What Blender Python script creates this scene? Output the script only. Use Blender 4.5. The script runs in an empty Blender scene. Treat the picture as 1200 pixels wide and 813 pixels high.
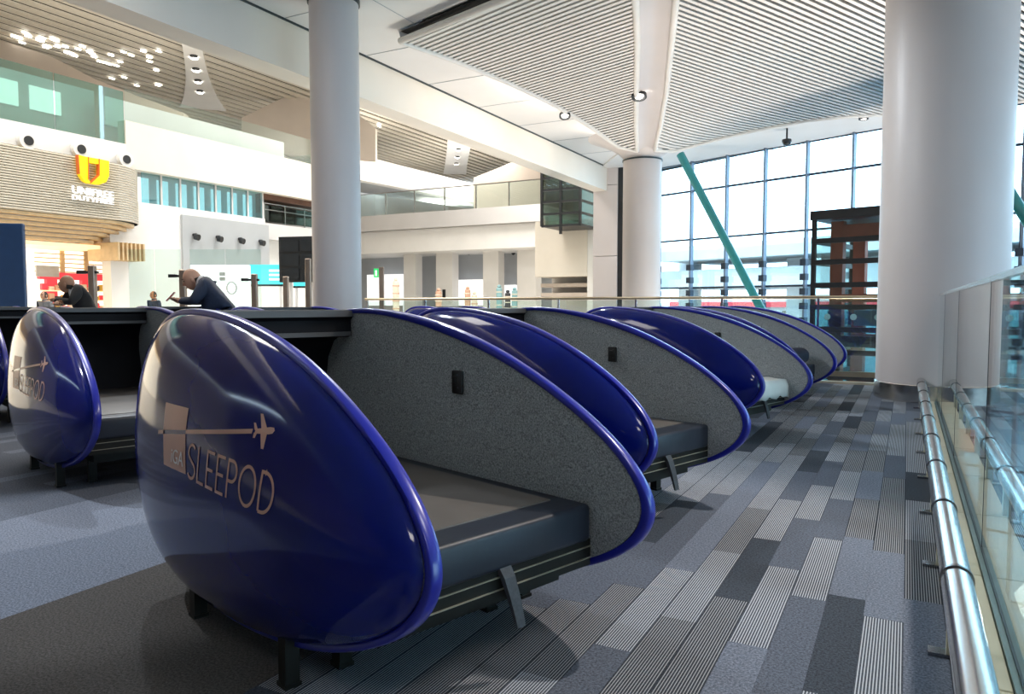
import bpy, bmesh, math, random
from mathutils import Vector, Matrix
random.seed(7)
sc = bpy.context.scene
COL = sc.collection
rad = math.radians

# ------------------------------------------------------------------ camera
F_PX, CAM_H, HORIZON = 870.0, 1.10, 357.0
PITCH = math.atan((406.5 - HORIZON) / F_PX)
cam_d = bpy.data.cameras.new('camera'); cam = bpy.data.objects.new('camera', cam_d); COL.objects.link(cam)
cam_d.sensor_width = 36.0; cam_d.lens = 36.0 * F_PX / 1200.0; cam_d.clip_end = 500; cam_d.clip_start = 0.05
cam.location = (0, 0, CAM_H); cam.rotation_euler = (math.pi / 2 - PITCH, 0, 0)
sc.camera = cam

# ------------------------------------------------------------------ view and sky
sc.view_settings.view_transform = 'Standard'; sc.view_settings.look = 'None'
sc.view_settings.exposure = 0.0; sc.view_settings.gamma = 1.0; sc.view_settings.use_curve_mapping = False
sc.cycles.use_denoising = True
sc.cycles.max_bounces = 8; sc.cycles.transparent_max_bounces = 24; sc.cycles.caustics_reflective = False
sc.cycles.caustics_refractive = False; sc.cycles.sample_clamp_indirect = 6.0
world = bpy.data.worlds.new('overcast_sky'); sc.world = world; world.use_nodes = True
bg = world.node_tree.nodes['Background']; bg.inputs[0].default_value = (0.64, 0.83, 1.0, 1); bg.inputs[1].default_value = 7.5

# building axes: q across the walkway (to the right), t along it
BROT = -rad(28.0)
NX = Vector((math.cos(BROT), math.sin(BROT), 0)); DX = Vector((-math.sin(BROT), math.cos(BROT), 0))
def Bp(q, t, z=0.0): return NX * q + DX * t + Vector((0, 0, z))
def at(px, py, depth):
    r = (px - 600.0) / F_PX
    # small pitch: rays built in level frame
    v = Vector((r, math.cos(PITCH) + (406.5 - py) / F_PX * math.sin(PITCH), -math.sin(PITCH) + (406.5 - py) / F_PX * math.cos(PITCH)))
    return Vector((0, 0, CAM_H)) + v * (depth / v.y)

# ------------------------------------------------------------------ lamps
def light(name, kind, loc, energy, color=(1, 1, 1), size=1.0, size_y=None, aim=None, spot=None, blend=0.5):
    d = bpy.data.lights.new(name, kind); d.energy = energy; d.color = color
    if kind == 'AREA':
        d.shape = 'RECTANGLE' if size_y else 'SQUARE'; d.size = size
        if size_y: d.size_y = size_y
    elif kind in ('SPOT', 'POINT'):
        d.shadow_soft_size = size
        if kind == 'SPOT': d.spot_size = rad(spot or 70); d.spot_blend = blend
    o = bpy.data.objects.new(name, d); COL.objects.link(o); o.location = loc
    if aim is not None:
        o.rotation_euler = (Vector(aim) - Vector(loc)).to_track_quat('-Z', 'Y').to_euler()
    return o
# unseen fill lamps added high in the hall, and upward ones above its gallery
for q, t, e in ((-15, 8, 1200), (-15, 20, 1250), (-16, 32, 1600), (-26, 44, 1600)):
    p = Bp(q, t, 11.6); light('hall_fill', 'AREA', p, e, (1.0, 0.95, 0.88), 5, 5, p - Vector((0, 0, 1)))
for q, t in ((-22.5, 12), (-22.5, 20), (-26, 34), (-30, 46)):
    p = Bp(q, t, 7.7); light('gallery_fill', 'AREA', p, 420, (1.0, 0.93, 0.82), 3, 3, p + Vector((0, 0, 1)))
# fill lamps added under the flat ceiling to brighten the pod area
for x, y, e in ((-3.2, 6.5, 40), (2.6, 0.5, 60), (0.5, -3.0, 70)):
    light('pod_fill', 'AREA', (x, y, 5.1), e, (1.0, 0.95, 0.90), 1.2, 1.2, (x, y, 0))
# fill lamps added beside the cream edge beam to brighten its face
for t in (0.5, 3.0, 13.0, 17.0):
    p = Bp(-6.3, t, 5.02); light('beam_fill', 'AREA', p, 24, (1.0, 0.92, 0.82), 0.3, 2.6, Bp(-7.93, t, 4.75)).rotation_euler.rotate_axis('Z', math.pi / 2)
# warm unseen lamps added in the void below to brighten the slatted vault
for x, y, tx, ty, e in ((6.2, 12.2, 3.5, 10.5, 620), (9.5, 12.5, 6.5, 11.0, 640), (4.2, 15.2, 1.2, 13.0, 360)):
    light('vault_fill', 'AREA', (x, y, -4.0), e, (1.0, 0.90, 0.80), 1.5, 1.5, (tx, ty, 5.0))
light('ceiling_downlight', 'SPOT', (3.1, 3.5, 4.85), 760, (1.0, 0.90, 0.80), 0.06, aim=(-0.9, 2.4, 0), spot=70, blend=0.5)
light('ceiling_downlight', 'SPOT', (-4.6, 4.6, 4.9), 700, (0.90, 0.95, 1.0), 0.05, aim=(-2.15, 3.35, 0), spot=25, blend=0.35)  # added narrow spot, imitates the lit band on the left floor
light('ceiling_downlight', 'SPOT', (-3.9, 7.6, 4.9), 620, (0.85, 0.93, 1.0), 0.08, aim=(1.6, 5.6, 0), spot=90, blend=0.5)
light('ceiling_downlight', 'SPOT', (-0.6, 11.2, 4.9), 620, (0.85, 0.93, 1.0), 0.08, aim=(3.4, 7.0, 0), spot=90, blend=0.5)

# ------------------------------------------------------------------ materials
MATS = {}
def nodes_of(name):
    m = bpy.data.materials.new(name); m.use_nodes = True
    nt = m.node_tree; b = nt.nodes['Principled BSDF']; MATS[name] = m
    return m, nt, b
def mat(name, col, rough=0.5, metal=0.0, coat=0.0, var=0.08, scale=6.0, bump=0.0, bscale=60.0, emit=None, estr=1.0, spec=0.5):
    m, nt, b = nodes_of(name)
    b.inputs['Roughness'].default_value = rough; b.inputs['Metallic'].default_value = metal
    b.inputs['Coat Weight'].default_value = coat; b.inputs['Coat Roughness'].default_value = 0.04
    b.inputs['Specular IOR Level'].default_value = spec
    tc = nt.nodes.new('ShaderNodeTexCoord')
    n = nt.nodes.new('ShaderNodeTexNoise'); n.inputs['Scale'].default_value = scale; n.inputs['Detail'].default_value = 3
    nt.links.new(tc.outputs['Object'], n.inputs['Vector'])
    r = nt.nodes.new('ShaderNodeValToRGB')
    r.color_ramp.elements[0].position = 0.3; r.color_ramp.elements[1].position = 0.7
    r.color_ramp.elements[0].color = tuple(max(0, c * (1 - var)) for c in col) + (1,)
    r.color_ramp.elements[1].color = tuple(min(1, c * (1 + var)) for c in col) + (1,)
    nt.links.new(n.outputs['Fac'], r.inputs['Fac']); nt.links.new(r.outputs['Color'], b.inputs['Base Color'])
    if bump:
        n2 = nt.nodes.new('ShaderNodeTexNoise'); n2.inputs['Scale'].default_value = bscale; n2.inputs['Detail'].default_value = 4
        nt.links.new(tc.outputs['Object'], n2.inputs['Vector'])
        bp = nt.nodes.new('ShaderNodeBump'); bp.inputs['Strength'].default_value = bump; bp.inputs['Distance'].default_value = 0.01
        nt.links.new(n2.outputs['Fac'], bp.inputs['Height']); nt.links.new(bp.outputs['Normal'], b.inputs['Normal'])
    if emit:
        b.inputs['Emission Color'].default_value = tuple(emit) + (1,); b.inputs['Emission Strength'].default_value = estr
    return m
def glass(name, tint=(0.8, 0.95, 0.93), ior=1.45, rough=0.0, refl=1.0, graze=0.7):
    m = bpy.data.materials.new(name); m.use_nodes = True; nt = m.node_tree; nt.nodes.clear(); MATS[name] = m
    out = nt.nodes.new('ShaderNodeOutputMaterial'); mix = nt.nodes.new('ShaderNodeMixShader')
    tr = nt.nodes.new('ShaderNodeBsdfTransparent'); tr.inputs[0].default_value = tuple(tint) + (1,)
    gl = nt.nodes.new('ShaderNodeBsdfGlossy'); gl.inputs['Roughness'].default_value = rough; gl.inputs[0].default_value = (refl, refl, refl, 1)
    f0 = ((ior - 1) / (ior + 1)) ** 2 * 2.0      # both faces of the sheet, same from either side
    lw = nt.nodes.new('ShaderNodeLayerWeight'); lw.inputs[0].default_value = 0.5
    pw = nt.nodes.new('ShaderNodeMath'); pw.operation = 'POWER'; pw.inputs[1].default_value = 5.0
    ma = nt.nodes.new('ShaderNodeMath'); ma.operation = 'MULTIPLY_ADD'; ma.inputs[1].default_value = (1 - f0) * graze; ma.inputs[2].default_value = f0
    nt.links.new(lw.outputs['Facing'], pw.inputs[0]); nt.links.new(pw.outputs[0], ma.inputs[0])
    nt.links.new(ma.outputs[0], mix.inputs[0]); nt.links.new(tr.outputs[0], mix.inputs[1]); nt.links.new(gl.outputs[0], mix.inputs[2])
    nt.links.new(mix.outputs[0], out.inputs[0])
    return m
def fleck(name, c0, c1, scale, rough=0.95, stripe=None):
    """speckled textile; stripe = (axis, frequency, colour) adds woven lines along the plank"""
    m, nt, b = nodes_of(name); b.inputs['Roughness'].default_value = rough; b.inputs['Specular IOR Level'].default_value = 0.15
    tc = nt.nodes.new('ShaderNodeTexCoord')
    n = nt.nodes.new('ShaderNodeTexNoise'); n.inputs['Scale'].default_value = scale; n.inputs['Detail'].default_value = 5; n.inputs['Roughness'].default_value = 0.75
    nt.links.new(tc.outputs['Object'], n.inputs['Vector'])
    r = nt.nodes.new('ShaderNodeValToRGB'); r.color_ramp.elements[0].position = 0.36; r.color_ramp.elements[1].position = 0.66
    r.color_ramp.elements[0].color = tuple(c0) + (1,); r.color_ramp.elements[1].color = tuple(c1) + (1,)
    nt.links.new(n.outputs['Fac'], r.inputs['Fac'])
    src = r.outputs['Color']
    if stripe:
        wv = nt.nodes.new('ShaderNodeTexWave'); wv.wave_type = 'BANDS'; wv.bands_direction = 'X'
        wv.inputs['Scale'].default_value = stripe[0]; wv.inputs['Distortion'].default_value = 0.15; wv.inputs['Detail Scale'].default_value = 40
        nt.links.new(tc.outputs['Object'], wv.inputs['Vector'])
        r2 = nt.nodes.new('ShaderNodeValToRGB'); r2.color_ramp.elements[0].position = stripe[2]; r2.color_ramp.elements[1].position = stripe[2] + 0.12
        nt.links.new(wv.outputs['Fac'], r2.inputs['Fac'])
        mx = nt.nodes.new('ShaderNodeMix'); mx.data_type = 'RGBA'
        nt.links.new(r2.outputs['Color'], mx.inputs['Factor']); nt.links.new(src, mx.inputs['A'])
        mx.inputs['B'].default_value = tuple(stripe[1]) + (1,); src = mx.outputs['Result']
    nt.links.new(src, b.inputs['Base Color'])
    bp = nt.nodes.new('ShaderNodeBump'); bp.inputs['Strength'].default_value = 0.5; bp.inputs['Distance'].default_value = 0.004
    nt.links.new(n.outputs['Fac'], bp.inputs['Height']); nt.links.new(bp.outputs['Normal'], b.inputs['Normal'])
    return m

mat('shell_blue', (0.003, 0.008, 0.125), 0.09, coat=0.12, var=0.2, scale=3.0, spec=0.28)
mat('rim_blue', (0.012, 0.018, 0.30), 0.28, coat=0.3, var=0.1)
fleck('felt_grey', (0.13, 0.142, 0.148), (0.52, 0.545, 0.55), 170)
mat('mattress_navy', (0.013, 0.018, 0.030), 0.45, var=0.15, bump=0.15, bscale=14)
mat('mattress_top', (0.098, 0.088, 0.080), 0.5, var=0.12, bump=0.15, bscale=8)
mat('base_black', (0.010, 0.0105, 0.009), 0.45, var=0.2, spec=0.25)
mat('base_line', (0.42, 0.40, 0.32), 0.35, metal=0.6)
mat('hood_black', (0.005, 0.005, 0.007), 0.6, var=0.2, spec=0.15)
mat('hood_edge', (0.05, 0.049, 0.052), 0.5, var=0.1)
mat('strap_grey', (0.045, 0.05, 0.06), 0.7, var=0.2, scale=120)
mat('plastic_black', (0.012, 0.012, 0.013), 0.35)
mat('socket_hole', (0.003, 0.003, 0.003), 0.6)
mat('rib_cream', (0.62, 0.575, 0.49), 0.55, var=0.03)
mat('copper', (0.60, 0.34, 0.26), 0.35, metal=0.15, var=0.08)
mat('decal_white', (0.85, 0.83, 0.82), 0.4)
mat('sheet_white', (0.75, 0.74, 0.70), 0.8, bump=0.5, bscale=9)
mat('pillow_navy', (0.012, 0.016, 0.035), 0.8, bump=0.3, bscale=30)
mat('column_white', (0.62, 0.565, 0.545), 0.42, var=0.02, scale=1.5)
mat('steel', (0.62, 0.61, 0.60), 0.20, metal=1.0, var=0.05)
mat('steel_dark', (0.30, 0.30, 0.31), 0.22, metal=1.0, var=0.05)
mat('bracket_beige', (0.55, 0.50, 0.38), 0.5)
mat('kerb_cream', (0.70, 0.62, 0.45), 0.45, var=0.06, scale=3)
mat('channel_green', (0.20, 0.28, 0.27), 0.35, metal=0.4)
mat('joint_dark', (0.02, 0.035, 0.04), 0.4)
mat('rail_brass', (0.62, 0.50, 0.34), 0.28, metal=0.8)
mat('soffit_white', (0.84, 0.81, 0.78), 0.6, var=0.03, scale=1.0)
mat('fascia_cream', (0.80, 0.74, 0.65), 0.55, var=0.03, scale=1.0)
mat('slat_white', (0.78, 0.74, 0.69), 0.5, var=0.03)
mat('slat_champagne', (0.62, 0.57, 0.48), 0.4, var=0.05)
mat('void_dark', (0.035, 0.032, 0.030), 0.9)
mat('wall_white', (0.84, 0.83, 0.81), 0.5, var=0.03, scale=1)
mat('wall_grey', (0.42, 0.44, 0.46), 0.6, var=0.04, scale=1)
mat('wall_beige', (0.62, 0.54, 0.47), 0.6, var=0.04, scale=0.8)
mat('wall_pale_grey', (0.62, 0.61, 0.61), 0.6, var=0.03, scale=0.8)
mat('wall_shade', (0.20, 0.18, 0.17), 0.6, var=0.05, scale=0.8)
mat('wood_dark', (0.11, 0.05, 0.03), 0.5, var=0.2)
mat('frame_blue', (0.03, 0.05, 0.08), 0.4, metal=0.3)
mat('fin_blue', (0.16, 0.22, 0.30), 0.35, metal=0.3)
mat('frame_black', (0.015, 0.017, 0.02), 0.4)
mat('teal_paint', (0.02, 0.25, 0.26), 0.35, coat=0.3)
mat('red_paint', (0.36, 0.085, 0.055), 0.5, var=0.1)
mat('board_blue', (0.012, 0.045, 0.13), 0.4)
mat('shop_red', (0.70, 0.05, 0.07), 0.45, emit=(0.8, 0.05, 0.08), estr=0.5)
mat('shop_warm', (0.80, 0.62, 0.38), 0.5, emit=(1.0, 0.78, 0.48), estr=0.8)  # glow added to shelves and shop ceiling, no lamps there
mat('shop_wall_glow', (0.9, 0.85, 0.75), 0.5, emit=(1.0, 0.9, 0.72), estr=1.6)  # glowing back wall stands in for the shop lamps
mat('shop_timber', (0.70, 0.52, 0.30), 0.45, var=0.1)
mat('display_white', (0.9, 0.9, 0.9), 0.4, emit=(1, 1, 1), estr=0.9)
mat('screen_teal', (0.05, 0.55, 0.62), 0.3, emit=(0.08, 0.62, 0.70), estr=1.0)
mat('screen_dark', (0.02, 0.024, 0.028), 0.25)
mat('sign_yellow', (0.95, 0.62, 0.0), 0.35, emit=(1.0, 0.66, 0.0), estr=0.55)
mat('sign_edge', (0.75, 0.16, 0.02), 0.4)
mat('sign_white', (0.95, 0.95, 0.95), 0.4, emit=(1, 1, 1), estr=0.6)
mat('sign_grey', (0.45, 0.45, 0.46), 0.5)
mat('exit_green', (0.02, 0.42, 0.12), 0.4, emit=(0.02, 0.7, 0.15), estr=0.8)
mat('lamp_glow', (1, 1, 1), 0.4, emit=(1.0, 0.95, 0.85), estr=12)
mat('post_bronze', (0.30, 0.24, 0.20), 0.35, metal=0.7)
mat('suit_navy', (0.020, 0.030, 0.062), 0.75, var=0.15, scale=40)
mat('suit_black', (0.012, 0.012, 0.014), 0.75, var=0.15, scale=40)
mat('shirt_white', (0.70, 0.72, 0.76), 0.7)
mat('tie_blue', (0.02, 0.04, 0.16), 0.6)
mat('skin_tan', (0.52, 0.29, 0.20), 0.5, var=0.06, scale=20)
mat('skin_brown', (0.33, 0.17, 0.10), 0.5, var=0.06, scale=20)
mat('hair_dark', (0.025, 0.018, 0.014), 0.7)
mat('phone_red', (0.30, 0.03, 0.05), 0.3)
mat('cloth_grey', (0.16, 0.17, 0.19), 0.8)
mat('cloth_orange', (0.55, 0.22, 0.10), 0.8)
mat('shoe_black', (0.01, 0.01, 0.01), 0.3)
mat('concrete', (0.50, 0.51, 0.51), 0.8, var=0.1, scale=0.4)
mat('stone_floor', (0.66, 0.63, 0.58), 0.25, var=0.06, scale=0.6)
mat('lower_floor', (0.13, 0.21, 0.25), 0.25, var=0.15, scale=0.5)
mat('apron', (0.45, 0.46, 0.46), 0.8, var=0.1, scale=0.1)
for nm, c in (('goods_orange', (0.72, 0.45, 0.32)), ('goods_teal', (0.30, 0.52, 0.56)), ('goods_yellow', (0.85, 0.60, 0.10)), ('goods_cream', (0.85, 0.78, 0.65)), ('goods_dark', (0.05, 0.05, 0.06))):
    mat(nm, c, 0.5, var=0.1)
glass('glass_clear', (0.90, 0.97, 0.95)); glass('glass_rail', (0.82, 0.92, 0.92), 1.5, graze=0.95); glass('glass_window', (0.86, 0.95, 0.98), 1.35)
glass('glass_green', (0.50, 0.72, 0.66), 1.6); glass('glass_blue', (0.52, 0.78, 0.82), 1.6); glass('glass_smoke', (0.35, 0.40, 0.36), 1.6)
LINEC = (0.52, 0.55, 0.60)
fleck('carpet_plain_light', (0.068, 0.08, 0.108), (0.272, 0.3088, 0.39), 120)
fleck('carpet_plain_mid', (0.044, 0.0522, 0.07), (0.18, 0.2044, 0.26), 120)
fleck('carpet_plain_warm_shade', (0.034, 0.032, 0.031), (0.130, 0.120, 0.114), 120)
fleck('carpet_plain_dark', (0.0208, 0.0261, 0.036), (0.088, 0.1027, 0.128), 120)
fleck('carpet_lined_light', (0.04, 0.0461, 0.058), (0.112, 0.1288, 0.165), 120, stripe=(36.0, LINEC, 0.62))
fleck('carpet_lined_dark', (0.0208, 0.0252, 0.033), (0.072, 0.0835, 0.106), 120, stripe=(36.0, (0.40, 0.41, 0.43), 0.70))

# ------------------------------------------------------------------ mesh helpers
class MB:
    def __init__(s): s.v = []; s.f = []; s.m = []
    def add(s, vs, fs, mi=0):
        o = len(s.v); s.v += [tuple(v) for v in vs]; s.f += [tuple(i + o for i in f) for f in fs]; s.m += [mi] * len(fs); return s
    def box(s, c, d, rz=0.0, mi=0, R=None):
        hx, hy, hz = d[0] / 2, d[1] / 2, d[2] / 2
        vs = [Vector((x, y, z)) for x in (-hx, hx) for y in (-hy, hy) for z in (-hz, hz)]
        M = R if R is not None else Matrix.Rotation(rz, 3, 'Z')
        return s.add([M @ v + Vector(c) for v in vs], [(0, 1, 3, 2), (4, 6, 7, 5), (0, 4, 5, 1), (2, 3, 7, 6), (0, 2, 6, 4), (1, 5, 7, 3)], mi)
    def bx(s, x0, x1, y0, y1, z0, z1, mi=0):
        return s.box(((x0 + x1) / 2, (y0 + y1) / 2, (z0 + z1) / 2), (abs(x1 - x0), abs(y1 - y0), abs(z1 - z0)), mi=mi)
    def rbox(s, c, d, b=0.02, seg=3, mi=0, rz=0.0):
        """rounded box through bmesh bevel"""
        bm = bmesh.new(); bmesh.ops.create_cube(bm, size=1.0)
        for v in bm.verts: v.co = Vector((v.co.x * d[0], v.co.y * d[1], v.co.z * d[2]))
        bmesh.ops.bevel(bm, geom=bm.edges[:], offset=b, segments=seg, affect='EDGES', profile=0.5)
        M = Matrix.Rotation(rz, 3, 'Z'); bm.verts.index_update()
        s.add([M @ v.co + Vector(c) for v in bm.verts], [[v.index for v in f.verts] for f in bm.faces], mi); bm.free(); return s
    def tube(s, pts, r, n=12, closed=False, cap=True, mi=0):
        pts = [Vector(p) for p in pts]; rs = r if isinstance(r, (list, tuple)) else [r] * len(pts); rings = []
        up = None
        for i, p in enumerate(pts):
            a = pts[i - 1] if (i > 0 or closed) else p; b = pts[(i + 1) % len(pts)] if (i < len(pts) - 1 or closed) else p
            t = (b - a).normalized()
            if up is None: up = Vector((0, 0, 1)) if abs(t.z) < 0.9 else Vector((1, 0, 0))
            x = t.cross(up).normalized(); y = x.cross(t).normalized(); up = y
            rings.append([p + (x * math.cos(2 * math.pi * j / n) + y * math.sin(2 * math.pi * j / n)) * rs[i] for j in range(n)])
        vs = [v for rg in rings for v in rg]; fs = []
        m = len(rings)
        for i in range(m if closed else m - 1):
            for j in range(n):
                a = i * n + j; b = i * n + (j + 1) % n; c = ((i + 1) % m) * n + (j + 1) % n; d = ((i + 1) % m) * n + j
                fs.append((a, b, c, d))
        if cap and not closed: fs += [tuple(range(n))[::-1], tuple((m - 1) * n + j for j in range(n))]
        return s.add(vs, fs, mi)
    def lathe(s, prof, n=48, c=(0, 0, 0), mi=0, cap=True):
        vs = []; fs = []
        for r, z in prof:
            for j in range(n):
                a = 2 * math.pi * j / n; vs.append((c[0] + r * math.cos(a), c[1] + r * math.sin(a), c[2] + z))
        for i in range(len(prof) - 1):
            for j in range(n):
                fs.append((i * n + j, i * n + (j + 1) % n, (i + 1) * n + (j + 1) % n, (i + 1) * n + j))
        if cap: fs += [tuple(range(n))[::-1], tuple((len(prof) - 1) * n + j for j in range(n))]
        return s.add(vs, fs, mi)
    def prism(s, poly, z0, z1, mi=0):
        n = len(poly)
        vs = [(p[0], p[1], z0) for p in poly] + [(p[0], p[1], z1) for p in poly]
        fs = [tuple(range(n))[::-1], tuple(range(n, 2 * n))] + [(i, (i + 1) % n, (i + 1) % n + n, i + n) for i in range(n)]
        return s.add(vs, fs, mi)
    def build(s, name, mats, parent=None, smooth=False, rot=None, loc=None, recalc=True):
        me = bpy.data.meshes.new(name); me.from_pydata(s.v, [], s.f)
        if isinstance(mats, str): mats = [mats]
        for m in mats: me.materials.append(MATS[m])
        me.polygons.foreach_set('material_index', s.m)
        if recalc:
            bm = bmesh.new(); bm.from_mesh(me); bmesh.ops.recalc_face_normals(bm, faces=bm.faces[:]); bm.to_mesh(me); bm.free()
        if smooth:
            me.polygons.foreach_set('use_smooth', [True] * len(me.polygons))
            if smooth != 'all':
                try: me.set_sharp_from_angle(angle=rad(smooth if isinstance(smooth, (int, float)) and smooth is not True else 40))
                except Exception: pass
        me.update()
        o = bpy.data.objects.new(name, me); COL.objects.link(o)
        if parent: o.parent = parent
        if rot is not None: o.rotation_euler = (0, 0, rot)
        if loc is not None: o.location = loc
        return o
def tag(o, label=None, cat=None, group=None, kind=None):
    if label: o['label'] = label
    if cat: o['category'] = cat
    if group: o['group'] = group
    if kind: o['kind'] = kind
    return o
def empty(name, loc=(0, 0, 0), rz=0.0):
    o = bpy.data.objects.new(name, None); COL.objects.link(o); o.location = loc; o.rotation_euler = (0, 0, rz); o.empty_display_size = 0.2; return o
def struct(mb, name, mats, smooth=False, rot=BROT, label=None):
    o = mb.build(name, mats, smooth=smooth, rot=rot); o['kind'] = 'structure'
    if label: o['label'] = label
    return o
def copy_tree(o, parent=None, logo=True):
    c = o.copy(); COL.objects.link(c); c.parent = parent
    for ch in o.children:
        if logo or not ch.name.startswith('logo'): copy_tree(ch, c, logo)
    return c
def text_mesh(body, size, depth=0.0, align='LEFT'):
    cu = bpy.data.curves.new('lettering', 'FONT'); cu.body = body; cu.size = size; cu.extrude = depth; cu.align_x = align; cu.resolution_u = 4
    o = bpy.data.objects.new('lettering', cu); COL.objects.link(o)
    dg = bpy.context.evaluated_depsgraph_get(); me = bpy.data.meshes.new_from_object(o.evaluated_get(dg))
    bpy.data.objects.remove(o); bpy.data.curves.remove(cu)
    vs = [v.co.copy() for v in me.vertices]; fs = [tuple(p.vertices) for p in me.polygons]; bpy.data.meshes.remove(me)
    return vs, fs
# ------------------------------------------------------------------ floor slab and carpet planks
QE, TE = 0.32, 11.25          # slab edges: glass on the right, railing at the far end
mb = MB().prism([(-9.2, -9), (QE, -9), (QE, TE), (-9.2, TE)], -0.35, -0.006)
floor = struct(mb, 'floor', 'carpet_plain_mid', label='grey carpeted floor of the walkway')
struct(MB().prism([(-45, -9), (-9.2, -9), (-9.2, 60), (-45, 60)], -0.35, 0.0), 'floor_concourse', 'stone_floor', label='pale polished floor of the concourse')
PWID, PLEN = 0.127, 0.80
planks = []
for i in range(-60, 2):
    q0 = 0.145 - (i + 1) * 0; q0 = 0.145 + (i - 1) * PWID
    st = random.random() * PLEN
    for j in range(-2, 17):
        t0 = j * PLEN + st - PLEN; t1 = t0 + PLEN
        if t0 > TE - 0.05: continue
        t1 = min(t1, TE - 0.02)
        if t1 - t0 < 0.1: continue
        planks.append((q0, q0 + PWID, t0, t1, i, j))
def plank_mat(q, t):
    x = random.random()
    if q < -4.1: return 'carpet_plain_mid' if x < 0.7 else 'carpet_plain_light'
    if q < -2.72: return 'carpet_plain_light'  # paler planks, partly painted-in light of the left floor band
    if q < -1.6: return 'carpet_plain_warm_shade'  # warm plank colour carries part of the shade beside the nearest pod
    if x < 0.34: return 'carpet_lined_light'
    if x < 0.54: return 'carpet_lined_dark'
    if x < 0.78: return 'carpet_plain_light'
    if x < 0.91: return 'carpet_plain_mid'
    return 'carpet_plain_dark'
def pxy(p):
    v = p - Vector((0, 0, CAM_H)); d = v.y
    return (600 + F_PX * v.x / d, HORIZON - F_PX * v.z / d) if d > 0.3 else (-999, 9999)
cands = []
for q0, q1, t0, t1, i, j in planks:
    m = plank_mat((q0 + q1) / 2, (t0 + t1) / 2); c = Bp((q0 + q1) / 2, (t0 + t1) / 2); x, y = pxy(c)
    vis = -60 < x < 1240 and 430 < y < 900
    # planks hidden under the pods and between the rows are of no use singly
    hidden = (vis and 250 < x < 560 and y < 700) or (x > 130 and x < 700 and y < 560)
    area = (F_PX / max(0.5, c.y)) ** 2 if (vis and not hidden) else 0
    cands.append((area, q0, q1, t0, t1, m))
cands.sort(key=lambda a: -a[0])
rest = MB(); mats_r = ['carpet_plain_light', 'carpet_plain_mid', 'carpet_plain_dark', 'carpet_plain_warm_shade', 'carpet_lined_light', 'carpet_lined_dark']; shared = {}
G = 0.0003
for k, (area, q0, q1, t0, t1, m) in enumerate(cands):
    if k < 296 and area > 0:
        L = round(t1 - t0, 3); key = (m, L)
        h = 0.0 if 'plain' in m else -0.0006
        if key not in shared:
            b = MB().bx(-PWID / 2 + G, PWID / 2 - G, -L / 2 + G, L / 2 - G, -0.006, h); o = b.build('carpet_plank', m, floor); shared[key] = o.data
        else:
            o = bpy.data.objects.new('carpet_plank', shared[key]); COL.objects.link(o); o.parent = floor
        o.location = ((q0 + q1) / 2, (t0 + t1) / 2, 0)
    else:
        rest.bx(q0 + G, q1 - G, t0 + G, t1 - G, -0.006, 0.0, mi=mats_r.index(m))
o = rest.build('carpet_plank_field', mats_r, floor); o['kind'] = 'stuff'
# ------------------------------------------------------------------ sleeping pods
PROF_CTRL = [(0.0, 0.49), (0.012, 0.41), (0.08, 0.325), (0.21, 0.245), (0.41, 0.165), (0.66, 0.105), (1.0, 0.065), (1.4, 0.07), (1.668, 0.15), (1.836, 0.275), (1.956, 0.43), (2.007, 0.6), (1.998, 0.79), (1.932, 0.945), (1.818, 1.04), (1.668, 1.08), (1.5, 1.083), (1.3, 1.073), (1.03, 1.035), (0.76, 0.97), (0.52, 0.88), (0.31, 0.777), (0.15, 0.675), (0.05, 0.58)]
def spline(ctrl, per):
    out = []; n = len(ctrl)
    for i in range(n):
        p0, p1, p2, p3 = (Vector(ctrl[(i + k - 1) % n]) for k in range(4))
        for j in range(per):
            t = j / per
            out.append(0.5 * ((2 * p1) + (-p0 + p2) * t + (2 * p0 - 5 * p1 + 4 * p2 - p3) * t * t + (-p0 + 3 * p1 - 3 * p2 + p3) * t ** 3))
    return out
PROF = spline(PROF_CTRL, 5)
for _ in range(14): PROF = [(PROF[i - 1] + PROF[i] * 2 + PROF[(i + 1) % len(PROF)]) / 4 for i in range(len(PROF))]
PC = Vector((1.0, 0.56))
KT, HW, BULGE = 0.08, 0.37, 0.155          # lean of the side shells, half width at the top, how far they bulge
def rimy(z): return HW + KT * (1.1 - z)
_ang = sorted((math.atan2(p.y - PC.y, p.x - PC.x), (p - PC).length) for p in PROF)
def prad(a):
    L = _ang
    for i in range(len(L)):
        a0, r0 = L[i - 1]; a1, r1 = L[i]
        if i == 0: a0 -= 2 * math.pi
        if a0 <= a <= a1: return r0 + (r1 - r0) * (a - a0) / (a1 - a0 + 1e-9)
    return L[-1][1]
def dome(r): return max(0.0, 1.0 - min(1, r) ** 2.7) ** 0.62
def shell_y(s, z):
    v = Vector((s, z)) - PC; r = v.length / prad(math.atan2(v.y, v.x)) / 0.972
    return rimy(z) + 0.018 + BULGE * dome(r)
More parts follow.
